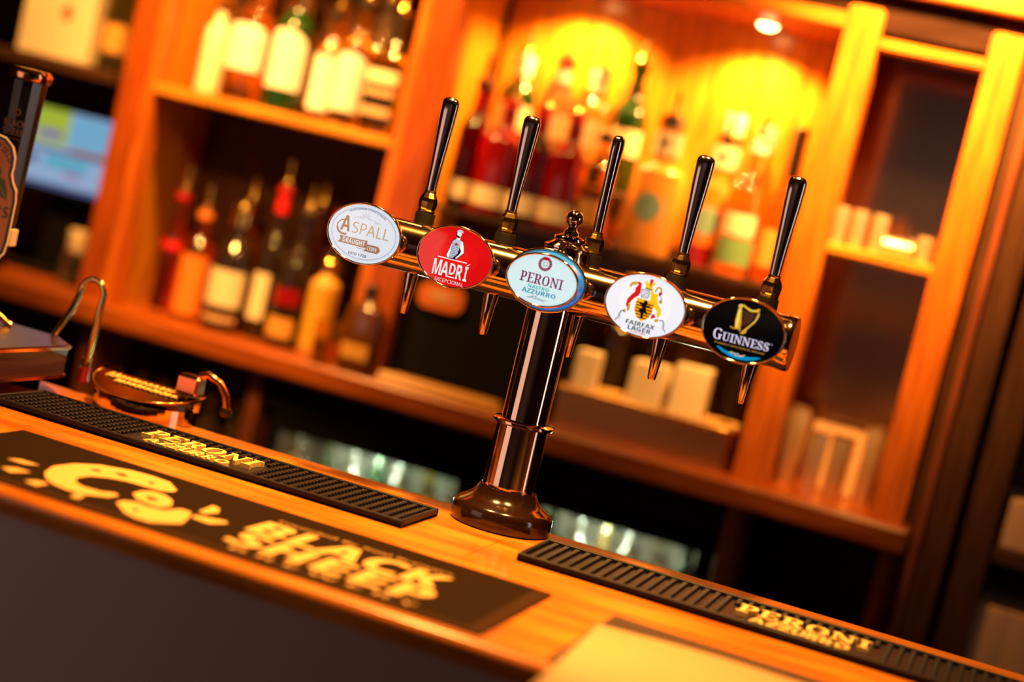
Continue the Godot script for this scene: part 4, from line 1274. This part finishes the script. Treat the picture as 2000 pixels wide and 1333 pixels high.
func print_arms() -> ImageTexture:
	var cv := badge_canvas(Color(0.96, 0.97, 1.0))
	cv.poly(oval_pts(34, 27, 48, Vector2(0, 0)), Color(1, 1, 1, 0.6))
	var ink := Color(0.13, 0.14, 0.22)
	var red := Color(0.86, 0.10, 0.07)
	var yel := Color(0.98, 0.80, 0.08)
	var gold := Color(0.78, 0.62, 0.12)
	cv.tris(text_tris("FAIRFAX", -18.6, 18.6, -26.4, -21.0), ink)
	cv.tris(text_tris("LAGER", -14.6, 15.0, -32.8, -27.4), ink)
	cv.tris(text_tris("4.0% ABV", -10, 9, -35.6, -33.8), red)
	# supporters
	cv.poly(pv([-13, 27.4, -10, 25.6, -9.4, 20, -8.6, 14.5, -11, 9.5, -15.5, 5.5, -18, 1.5, -21.4, -7.5, -23.4, -4, -23.2, 3, -19.5, 9.5, -16, 14, -16.2, 19, -13.6, 23.5, -16, 26.4]), red)
	cv.poly(pv([-16, 26.8, -22, 25.2, -24.6, 21.4, -24.2, 18.4, -21.6, 19, -21, 21.6, -17.4, 22.6, -15, 24]), gold)
	cv.poly(pv([-20.6, -1, -17.8, -3, -17.6, -9, -19.2, -12, -21.2, -10, -20.6, -6]), gold)
	cv.poly(pv([-25.6, -11, -22.4, -9.4, -21.8, -13, -25, -14]), gold)
	cv.poly(pv([1.6, 23.5, 5, 23, 7.6, 17.5, 13, 18, 13.8, 12, 16, 6, 21.6, 0, 22.4, -6, 20, -11, 17.4, -8, 17, -3, 11.5, 1, 6, 6.5, 4.4, 14]), yel)
	cv.line(arc_pts(Vector2(13, 20.6), 3.6, 5.4, -10, 190), 2.2, gold)
	cv.poly(pv([13.5, 20, 16.5, 21.2, 18.8, 18.6, 16.6, 17.8, 17.4, 15.4, 14.2, 16.4]), Color(0.7, 0.06, 0.16))
	cv.poly(oval_pts(2.4, 2.4, 10, Vector2(18.4, 9.4)), gold)
	cv.line(pv([17, 16, 19.4, 12.4, 18.6, 10]), 0.9, Color(0.45, 0.45, 0.55))
	cv.poly(pv([11.4, -9.2, 14.6, -6.2, 15.2, -9, 17.6, -9.8, 14.4, -12.4, 11.2, -13.8]), Color(0.84, 0.06, 0.14))
	cv.poly(pv([16, -13.4, 20.6, -11.6, 21.2, -15.4, 17, -16.4]), gold)
	# helm and crest
	cv.poly(pv([-8.6, 19.6, 2, 19.8, 3, 13, 1.4, 9.2, -7, 9.2]), Color(0.52, 0.56, 0.66))
	cv.poly(pv([-7.4, 18.4, 1, 18.6, 1.6, 13, 0.4, 10.4, -6, 10.4]), Color(0.86, 0.89, 0.95))
	cv.line(pv([-5.5, 11.4, 0.4, 17.2]), 0.9, Color(0.5, 0.55, 0.66))
	cv.poly(pv([-3.4, 22, -6.4, 28.6, -4.4, 31, -1.8, 27.6, -0.4, 33.4, 2.6, 33, 2.2, 28, 5.2, 30.6, 8, 29.4, 4.4, 26, 3.8, 21]), yel)
	cv.poly(pv([-0.8, 33.8, 3.8, 33.6, 2.6, 27, 1.2, 23, 0.4, 28]), red)
	cv.poly(pv([-3.6, 22.4, 4.2, 21.4, 4.2, 20.2, -4.6, 20.8]), Color(0.35, 0.22, 0.06))
	# shield with bars and a black lion
	var sd := pv([-10.5, 7.6, 10, 7.6, 11.4, 2, 11, -7, 8, -14.4, 0.2, -19.8, -7.6, -14.6, -11.4, -7, -11.6, 2])
	cv.poly(sd, Color(1.0, 0.72, 0.08))
	for i in 6:
		var y := 3.4 - i * 3.6
		var hw := 11.0 if y > -8 else 11.0 - (-8.0 - y) * 0.75
		cv.poly(pv([-hw, y, hw, y, hw, y - 1.6, -hw, y - 1.6]), Color(0.50, 0.10, 0.04))
	cv.poly(pv([-1.4, 6.4, 2, 6.8, 3.6, 3.6, 2.4, 0.6, 6.6, 1.4, 7.2, -0.8, 2.6, -2, 3.4, -6, 6.4, -8.4, 4.6, -10.4, 1.6, -8.4, 0.8, -13.6, 3, -16, -1.6, -16.4, -2.4, -10.6, -5, -8.6, -6.4, -10.6, -5.4, -5.6, -2.4, -4, -3, -0.8, -7, 1.4, -6, 3.4, -2.4, 2.2]), Color(0.09, 0.06, 0.05))
	for s in [-1.0, 1.0]:
		cv.line(pv([s * 22, -13.5, s * 26.5, -12.2, s * 28.6, -15.2, s * 29.6, -22, s * 33, -26]), 1.0, Color(0.32, 0.34, 0.44))
		cv.line(pv([s * 26.5, -13.6, s * 27.6, -17, s * 28.4, -24]), 0.6, Color(0.62, 0.64, 0.72))
	return cv.tex()

func print_harp() -> ImageTexture:
	var cv := badge_canvas(Color(0.012, 0.010, 0.012))
	var g := Color(0.88, 0.66, 0.16)
	var hi := Color(1.0, 0.88, 0.42)
	cv.poly(pv([-12.6, 25, -8, 26.5, -4.8, 10, -3.6, -2.0, -6.5, 0.5, -11, 0, -12.8, 10]), g)
	cv.poly(pv([-11.6, 24, -9.2, 25, -7.8, 10, -8.4, 1.4, -10.6, 1.4, -11.6, 10]), hi)
	cv.poly(pv([-13.4, 28.4, -11.4, 31, -7, 31.4, -2, 29, 4, 27.4, 9, 28.6, 12.4, 31, 13.8, 29.4, 12.4, 26, 8, 25, 2, 24.6, -3, 26.8, -7, 28.6, -9.2, 27, -11.6, 26]), g)
	cv.line(arc_pts(Vector2(-10.4, 28.4), 2.2, 2.0, 20, 330, 16), 1.1, hi)
	cv.line(pv([-6, 30.2, -2, 28, 4, 26.2, 9.4, 27.2, 12.2, 29.2]), 0.9, hi)
	cv.poly(pv([12.6, 26.4, 12.2, 19, 8.6, 11, 3, 4.6, -1.4, 0, -3.6, -4.2, 0.8, -3.8, 4.2, -1.2, 3.6, 1.4, 7, 6.8, 12, 13.4, 14.6, 21, 14, 26.6]), g)
	cv.line(pv([12.8, 24, 11, 15.5, 6.4, 8.4, 1.4, 2.2]), 0.8, hi)
	cv.poly(pv([-5.8, 25, 0.5, 23.4, 9.6, 23.8, 10, 19.5, 5.8, 11, -0.6, 3.4, -3.2, 6]), Color(0.22, 0.11, 0.06))
	for i in 7:
		var t := i / 6.0
		cv.line(PackedVector2Array([Vector2(lerpf(-4.6, 8.6, t), 24.2), Vector2(lerpf(-3.0, 5.4, t), lerpf(5.5, 11.5, t))]), 0.35, Color(0.5, 0.3, 0.12))
	cv.poly(pv([-17, 2.2, -11, 0.8, -11, -0.6, -17, 0.8]), g)
	var w := Color(0.93, 0.88, 1.0)
	cv.tris(text_tris("G", -35.2, -24.0, -17.4, -3.8, "Droid Serif", true), w)
	cv.tris(text_tris("UINNESS", -23.4, 35, -17.2, -6.8, "Droid Serif", true), w)
	cv.tris(text_tris("TM", 35.4, 38.2, -8.4, -7.0), w)
	cv.tris(text_tris("ST JAMES'S GATE DUBLIN, IRELAND", -31.5, 31.5, -22.6, -20.2), Color(0.86, 0.62, 0.30))
	cv.poly(pv([-28, -25.6, -24, -25, -18, -27.6, -10, -29, -2, -28.4, 6, -29.8, 14, -29.2, 22, -27.4, 29, -27, 22, -31.4, 12, -34.4, 0, -35.4, -10, -34, -20, -30.6]), Color(0.02, 0.58, 0.80))
	cv.line(pv([-11, -29.5, -7, -27.6, -8, -30.4, -4, -28.2, -3, -30.6, 0, -28, 3, -30.4, 9, -28.2, 5, -31.2, -4, -31.6]), 0.8, Color(0.95, 0.80, 0.55))
	return cv.tex()

# ---------------------------------------------------------------- things on the counter
const CT := 1.1003

func bar_mat(label: String, p: Vector3, turn: float, text_x: float) -> void:
	# p: rear left corner on the counter; 60 x 13 cm, ribbed rubber tray with pegs and raised lettering
	var m := thing("drip_mat", label, "bar mat", p, turn, "rubber drip mats on the counter")
	var L := 0.598
	var W := 0.131
	var H := 0.0102
	var r := 0.0055
	var st := st_new()
	add_box(st, Vector3(L / 2, 0.0022, W / 2), Vector3(L, 0.0044, W), 0.0008)
	add_box(st, Vector3(L / 2, H / 2, r / 2), Vector3(L, H, r), 0.0012)
	add_box(st, Vector3(L / 2, H / 2, W - r / 2), Vector3(L, H, r), 0.0012)
	add_box(st, Vector3(r / 2, H / 2, W / 2), Vector3(r, H, W - 2 * r), 0.0012)
	add_box(st, Vector3(L - r / 2, H / 2, W / 2), Vector3(r, H, W - 2 * r), 0.0012)
	put("tray", done(st), M.rubber, m)
	var pg := st_new()
	var nx := 41
	var nz := 11
	for i in nx:
		for j in nz:
			var x := 0.015 + i * (L - 0.03) / (nx - 1)
			var z := 0.013 + j * (W - 0.026) / (nz - 1)
			if x > text_x - 0.006 and x < text_x + 0.166 and z > 0.036: continue
			add_box(pg, Vector3(x, 0.0064, z), Vector3(0.0070, 0.0052, 0.0060), 0.0010)
	var pegs := put("peg_field", done(pg), M.rubber, m)
	tag(pegs, "", "", "", "stuff")
	# raised letters, each a piece of its own
	var rows := [["PERONI", 0.160, 0.040, 0.043, "Droid Serif"], ["AZZURRO", 0.118, 0.095, 0.025, "Droid Sans"]]
	for row in rows:
		var s: String = row[0]
		var ws := []
		var tot := 0.0
		for ch in s:
			var bb := text_mesh(ch, row[4], true, 0.1).get_aabb()
			ws.append(bb.size.x)
			tot += bb.size.x
		var gap := 0.12 * tot / s.length()
		var k: float = row[1] / (tot + gap * (s.length() - 1))
		var x := text_x + (0.0 if row[1] > 0.15 else 0.022)
		for i in s.length():
			var tm := text_mesh(s[i], row[4], true, 0.10)
			var bb := tm.get_aabb()
			var ky: float = row[3] / bb.size.y
			var o := put("letter", tm, M.letter, m)
			o.transform = Transform3D(Basis(Vector3(k, 0, 0), Vector3(0, 0, -ky), Vector3(0, 0.07, 0)), Vector3(x - bb.position.x * k, 0.0070, row[2] + row[3] + bb.position.y * ky))
			x += ws[i] * k + gap * k
	var sm := text_mesh("NASTRO", "Droid Sans", true, 0.06)
	var sb := sm.get_aabb()
	var so := put("small_lettering", sm, M.letter, m)
	so.transform = Transform3D(Basis(Vector3(0.06 / sb.size.x, 0, 0), Vector3(0, 0, -0.007 / sb.size.y), Vector3(0, 0.12, 0)), Vector3(text_x + 0.08, 0.0068, 0.0915))

func counter_goods() -> void:
	bar_mat("black rubber drip mat with yellow raised letters, left of the beer font", Vector3(-0.664, CT, 0.060), 0.0, 0.205)
	bar_mat("black rubber drip mat with yellow raised letters, right of the beer font", Vector3(0.078, CT, 0.040), 0.0, 0.262)
	runner()
	# second runner with a menu lying on it
	var r2 := thing("bar_runner", "dark bar runner under the cream menu at the counter's right", "bar mat", Vector3(0.236, CT, 0.30), -0.02)
	put("mat", box(Vector3(0.6, 0.003, 0.25), 0.001, Vector3(0.3, 0.0015, 0.125)), std(lin(0.03, 0.016, 0.01), 0.6), r2)
	var mn := thing("menu", "cream paper menu lying on the dark runner at the counter's right front", "menu", Vector3(0.240, CT + 0.0035, 0.388), 0.045)
	var st := st_new()
	st.set_smooth_group(1)
	var nx := 24
	var sheet := func(i: int, y: float, z: float) -> Vector3:
		var t := i / float(nx)
		return Vector3(0.42 * t, y + 0.004 * sin(t * PI) + 0.003 * sin(t * 9.0) * t, z)
	for i in nx:
		quad(st, sheet.call(i, 0.006, 0.0), sheet.call(i, 0.006, 0.297), sheet.call(i + 1, 0.006, 0.297), sheet.call(i + 1, 0.006, 0.0))
		quad(st, sheet.call(i, 0.0, 0.0), sheet.call(i + 1, 0.0, 0.0), sheet.call(i + 1, 0.0, 0.297), sheet.call(i, 0.0, 0.297))
		quad(st, sheet.call(i, 0.0, 0.297), sheet.call(i + 1, 0.0, 0.297), sheet.call(i + 1, 0.006, 0.297), sheet.call(i, 0.006, 0.297))
		quad(st, sheet.call(i + 1, 0.0, 0.0), sheet.call(i, 0.0, 0.0), sheet.call(i, 0.006, 0.0), sheet.call(i + 1, 0.006, 0.0))
	quad(st, sheet.call(0, 0.0, 0.0), sheet.call(0, 0.0, 0.297), sheet.call(0, 0.006, 0.297), sheet.call(0, 0.006, 0.0))
	put("pages", done(st), M.paper, mn)
	put("fold_mark", tube([Vector3(0.30, 0.0088, 0.02), Vector3(0.33, 0.0085, 0.035), Vector3(0.345, 0.0083, 0.06)], 0.0008, 6), M.card, mn)
	nameplate()
	hand_pump()

func runner() -> void:
	var W := 700
	var cv := Canvas.new(1050, 378, Rect2(0, 0, 0.70, 0.252), Color(0.135, 0.085, 0.045))
	# border band
	var bc := Color(0.22, 0.14, 0.08)
	cv.poly(pv([0, 0, 0.70, 0, 0.70, 0.014, 0, 0.014]), bc)
	cv.poly(pv([0.682, 0.014, 0.70, 0.014, 0.70, 0.252, 0.682, 0.252]), bc)
	var ink := Color(0.86, 0.68, 0.42)
	var dk := Color(0.135, 0.085, 0.045)
	# emblem: ram's horn, face, muzzle and strokes, in millimetres of the world's x and z
	var shapes := [
		[1, [-289, 350, -313, 323, -338, 319, -367, 324, -397, 344, -413, 375, -415, 418, -402, 455, -387, 476, -368, 491, -346, 497, -324, 491, -307, 474, -305, 455, -313, 448, -325, 461, -345, 464, -361, 455, -372, 434, -370, 410, -357, 392, -337, 381, -314, 379, -295, 376, -286, 363]],
		[1, [-305, 425, -306, 402, -298, 389, -282, 389, -265, 403, -253, 428, -256, 449, -271, 449, -290, 443]],
		[0, [-292, 416, -280, 416, -271, 425, -280, 433]],
		[1, [-291, 484, -291, 468, -281, 459, -264, 461, -247, 457, -241, 427, -228, 428, -217, 452, -208, 486, -220, 506, -229, 519, -245, 521, -264, 513]],
		[0, [-268, 485, -266, 481, -258, 495, -261, 497]],
		[1, [-226, 414, -232, 369, -221, 372, -211, 394, -217, 416]],
		[1, [-216, 448, -220, 436, -188, 419, -182, 427, -193, 451]],
		[1, [-458, 447, -449, 432, -423, 431, -435, 447]], [1, [-436, 490, -427, 473, -408, 472, -418, 499]],
		[1, [-389, 515, -383, 498, -369, 495, -370, 520]], [1, [-328, 519, -333, 498, -323, 495, -318, 517]],
		[0, [-389, 378, -385, 367, -376, 375, -384, 383]], [0, [-369, 359, -359, 351, -348, 362, -358, 366]], [0, [-327, 354, -321, 345, -317, 361]]]
	for s in shapes:
		var p := PackedVector2Array()
		var a: Array = s[1]
		for i in range(0, a.size(), 2): p.append(Vector2(a[i] * 0.001 + 0.540, 0.542 - a[i + 1] * 0.001))
		cv.poly(p, ink if s[0] == 1 else dk)
	var bw := func(s: String, x0: float, x1: float, z0: float, z1: float, bold: bool) -> void:
		var t := text_tris(s, x0 + 0.540, x1 + 0.540, 0.542 - z1, 0.542 - z0, "Droid Sans", bold)
		cv.tris(t, ink)
		if bold:
			for d in [Vector2(0.0018, 0), Vector2(-0.0018, 0), Vector2(0, 0.0008)]:
				var q := PackedVector2Array()
				for v in t: q.append(v + d)
				cv.tris(q, ink)
	bw.call("BLACK", -0.160, 0.066, 0.362, 0.428, true)
	bw.call("SHEEP", -0.152, 0.076, 0.434, 0.497, true)
	bw.call("B R E W E R Y", -0.134, 0.080, 0.505, 0.520, false)
	bw.call("Founded By Real Brewers", -0.156, 0.060, 0.340, 0.354, false)
	var m := thing("bar_runner", "long dark bar runner printed with a ram emblem and bold cream lettering", "bar mat", Vector3(-0.540, CT, 0.290))
	put("backing", box(Vector3(0.70, 0.0024, 0.252), 0.0008, Vector3(0.35, 0.0012, 0.126)), M.rubber, m)
	var st := st_new()
	var a := Vector3(0.001, 0.0028, 0.001)
	var b := Vector3(0.699, 0.0028, 0.001)
	var c := Vector3(0.699, 0.0028, 0.251)
	var d := Vector3(0.001, 0.0028, 0.251)
	tri(st, a, d, c, Vector2(0, 0), Vector2(0, 1), Vector2(1, 1))
	tri(st, a, c, b, Vector2(0, 0), Vector2(1, 1), Vector2(1, 0))
	put("printed_top", done(st), matte(cv.tex()), m)

func nameplate() -> void:
	# half-moon chrome casting with embossed lettering, straight side to the rear
	var o := thing("tap_nameplate", "half moon chrome casting with embossed gold lettering behind the left drip mat", "nameplate", Vector3(-0.557, CT, -0.045))
	var R := 0.084
	var pl := []
	for i in 25:
		var a := PI * i / 24.0
		pl.append(Vector2(cos(a) * (R - 0.006), sin(a) * (R - 0.010)))
	put("skirt", plan(pl, 0.0, 0.020), M.chrome, o)
	var pl2 := []
	for i in 25:
		var a := PI * i / 24.0
		pl2.append(Vector2(cos(a) * (R - 0.003), sin(a) * 0.024))
	put("housing", plan(pl2, 0.020, 0.0345), M.chrome, o)
	var face := Node3D.new()
	face.name = "face"
	o.add_child(face)
	face.position = Vector3(0, 0.043, 0)
	face.rotation.x = deg_to_rad(11.0)
	var pl3 := []
	for i in 33:
		var a := PI * i / 32.0
		pl3.append(Vector2(cos(a) * R, sin(a) * R))
	put("plate", plan(pl3, -0.004, 0.0), std(Color(0.36, 0.27, 0.22), 0.16, 1.0), face)
	var rp := []
	for i in 33:
		var a := PI * i / 32.0
		rp.append(Vector3(cos(a) * R, 0.0, sin(a) * R))
	put("rim", tube(rp, 0.0011, 8), M.brass, face)
	# two rows of embossed script strokes
	var rng := RandomNumberGenerator.new()
	rng.seed = 7
	var st := st_new()
	for row in 2:
		var x := -0.062 if row == 0 else -0.040
		var z := 0.018 if row == 0 else 0.034
		var e := 0.06 if row == 0 else 0.054
		while x < e:
			var h := rng.randf_range(0.007, 0.012)
			if row == 0 and x < -0.05: h = 0.018
			add_tube(st, [Vector3(x, 0.0012, z + h * 0.5), Vector3(x + 0.002, 0.0016, z - h * 0.2), Vector3(x + 0.005, 0.0016, z - h * 0.5), Vector3(x + 0.006, 0.0014, z), Vector3(x + 0.004, 0.0012, z + h * 0.4), Vector3(x + 0.009, 0.0012, z + h * 0.3)], 0.0016, 6, 1)
			x += rng.randf_range(0.0075, 0.0105)
	put("embossed_script", done(st), std(Color(1.0, 0.85, 0.5), 0.42, 0.9), face)
	# copper tap handle behind
	var h := thing("copper_tap", "short copper tap with a bent lever behind the half moon casting", "tap", Vector3(-0.500, CT, -0.022))
	h.position = Vector3(-0.492, CT - 0.0003, -0.030)
	h.position.y = CT + 0.0437
	put("block", box(Vector3(0.036, 0.028, 0.026), 0.004, Vector3(0, 0.0145, 0)), M.copper, h)
	put("lever", tube([Vector3(0.012, 0.029, 0.0), Vector3(0.022, 0.034, -0.004), Vector3(0.040, 0.026, -0.008), Vector3(0.052, 0.010, -0.010), Vector3(0.056, -0.008, -0.012)], 0.0055, 10), M.copper, h)
	put("knob", lathe([[0.0, -0.008], [0.007, -0.006], [0.009, 0.0], [0.007, 0.006], [0.0, 0.008]], 16), M.bronze, h, Vector3(0.056, -0.012, -0.012))

func hand_pump() -> void:
	var hp := thing("hand_pump", "black handled beer pump on a dark box with copper trim at the left", "beer pump", Vector3(0, CT, 0))
	var pl := [Vector2(-1.05, -0.022), Vector2(-0.708, -0.022), Vector2(-0.664, 0.018), Vector2(-0.664, 0.24), Vector2(-1.05, 0.24)]
	var big := []
	for p in pl: big.append(Vector2(-0.857, 0.11) + (p - Vector2(-0.857, 0.11)) * 1.018)
	var pw := std(lin(0.055, 0.02, 0.026), 0.25)
	put("box", plan(pl, 0.030, 0.066), pw, hp)
	put("box_top", plan(pl, 0.0705, 0.0725), pw, hp)
	put("copper_trim", plan(big, 0.066, 0.0705), M.copper, hp)
	put("copper_trim", plan(big, 0.0255, 0.030), M.copper, hp)
	put("plinth", plan([Vector2(-1.03, 0.0), Vector2(-0.72, 0.0), Vector2(-0.69, 0.03), Vector2(-0.69, 0.034), Vector2(-1.03, 0.034)], 0.0, 0.0255), M.black, hp)
	# handle: faceted, tapering down, copper cap
	var ax := Vector3(-0.805, 0.0, 0.03)
	put("handle", lathe([[0.0, 0.19], [0.0205, 0.19], [0.0225, 0.26], [0.026, 0.418], [0.0, 0.418]], 12, 2.0, false), std(lin(0.012, 0.011, 0.016), 0.2), hp, ax, Vector3(0, PI / 12, 0))
	put("cap", lathe([[0.026, 0.417], [0.0295, 0.419], [0.031, 0.424], [0.030, 0.430], [0.026, 0.434], [0.0, 0.435]], 32), M.copper, hp, ax)
	put("claw", lathe([[0.009, 0.072], [0.020, 0.0725], [0.022, 0.076], [0.010, 0.086], [0.008, 0.105], [0.012, 0.12], [0.013, 0.14], [0.009, 0.16], [0.014, 0.19]], 20), M.brass, hp, ax)
	for k in 3:
		var a := -0.5 + k * 0.9
		put("foot", tube([ax + Vector3(0, 0.095, 0), ax + Vector3(cos(a) * 0.02, 0.088, sin(a) * 0.02), ax + Vector3(cos(a) * 0.036, 0.077, sin(a) * 0.036), ax + Vector3(cos(a) * 0.044, 0.0755, sin(a) * 0.044)], 0.0045, 8), M.brass, hp)
	for row in [["BLACK", 0.352], ["SHEEP", 0.340]]:
		var tm := text_mesh(row[0], "Droid Sans", true, 0.02)
		var bb := tm.get_aabb()
		var k := 0.030 / bb.size.x
		var kk := 0.0095 / bb.size.y
		var o := put("gold_lettering", tm, M.dull, hp)
		o.transform = Transform3D(Basis(Vector3.UP, 0.28) * Basis(Vector3(k, 0, 0), Vector3(0, kk, 0), Vector3(0, 0, 0.03)), ax + Basis(Vector3.UP, 0.28) * Vector3(-(bb.position.x + bb.size.x / 2) * k, row[1] - bb.position.y * kk, 0.0246))
	put("gold_line", box(Vector3(0.030, 0.001, 0.0006), 0.0, Vector3(0, 0.335, 0.0246)), M.dull, hp, ax, Vector3(0, 0.28, 0))
	put("gold_mark", tube([Vector3(-0.004, 0.372, 0.025), Vector3(0.002, 0.377, 0.025), Vector3(0.005, 0.371, 0.025), Vector3(0.0, 0.367, 0.025)], 0.0012, 6), M.dull, hp, ax, Vector3(0, 0.28, 0))
	# spout arch with a red nozzle
	var arch := []
	arch.append(Vector3(-0.712, 0.0725, -0.015))
	arch.append(Vector3(-0.700, 0.115, -0.03))
	for i in 9:
		var a := PI - PI * i / 8.0
		arch.append(Vector3(-0.684 + cos(a) * 0.016 + i * 0.0006, 0.145 + sin(a) * 0.018, -0.045))
	arch.append(Vector3(-0.665, 0.10, -0.045))
	arch.append(Vector3(-0.668, 0.046, -0.045))
	put("spout", tube(arch, 0.0048, 12), M.brass, hp)
	put("nozzle_collar", lathe([[0.0, 0.0], [0.0072, 0.0], [0.0072, 0.012], [0.0, 0.012]], 16), M.brass, hp, Vector3(-0.668, 0.038, -0.045))
	put("nozzle", lathe([[0.0, 0.0], [0.007, 0.0], [0.0085, 0.004], [0.0065, 0.012], [0.0088, 0.022], [0.0, 0.024]], 16), std(lin(0.35, 0.02, 0.05), 0.25), hp, Vector3(-0.668, 0.014, -0.045))
	clip_sign()

func clip_sign() -> void:
	var half := [0.0, 0.083, 0.018, 0.080, 0.030, 0.070, 0.0365, 0.055, 0.0375, 0.040, 0.0365, 0.032, 0.040, 0.022, 0.0475, 0.010, 0.0500, -0.004, 0.0500, -0.062, 0.0480, -0.078, 0.040, -0.090, 0.0, -0.094]
	var out := PackedVector2Array()
	for i in range(0, half.size(), 2): out.append(Vector2(half[i], half[i + 1]))
	for i in range(half.size() - 4, 0, -2): out.append(Vector2(-half[i], half[i + 1]))
	var inset := func(d: float) -> PackedVector2Array:
		return Geometry2D.offset_polygon(out, -d)[0]
	var c := thing("pump_clip", "tan shaped pump clip with a hop leaf and dark border on the left pump", "sign", Vector3(-0.8135, CT + 0.256, 0.0705), 0.22)
	put("plate", prism(out, 0.0, 0.004), M.brass, c)
	put("dark_border", prism(inset.call(0.0022), 0.004, 0.0046), std(lin(0.03, 0.025, 0.03), 0.4), c)
	var cv := Canvas.new(256, 448, Rect2(-0.051, -0.095, 0.102, 0.179), Color(0.62, 0.40, 0.28))
	var ink := Color(0.22, 0.17, 0.15)
	cv.tris(bend(text_tris("MASHED FIELD", -0.036, 0.036, 0, 0.0085), Vector2(0, 0.064), 0.030), ink)
	cv.tris(text_tris("BREWERS", -0.042, 0.042, -0.030, -0.014), ink)
	cv.poly(pv([0.012, 0.016, 0.020, 0.024, 0.028, 0.022, 0.034, 0.008, 0.036, -0.006, 0.026, -0.002, 0.018, 0.006]), Color(0.25, 0.30, 0.14))
	cv.poly(oval_pts(0.008, 0.009, 16, Vector2(0.014, 0.030)), Color(0.33, 0.36, 0.18))
	cv.line(pv([0.016, 0.022, 0.034, -0.004]), 0.001, Color(0.5, 0.5, 0.3))
	put("printed_face", prism(inset.call(0.0062), 0.0046, 0.0052, Rect2(-0.051, -0.095, 0.102, 0.179)), printed(cv.tex(), 0.5), c)
	put("bracket", box(Vector3(0.006, 0.024, 0.02), 0.001, Vector3(0.0505, -0.055, -0.008)), M.cream, c)
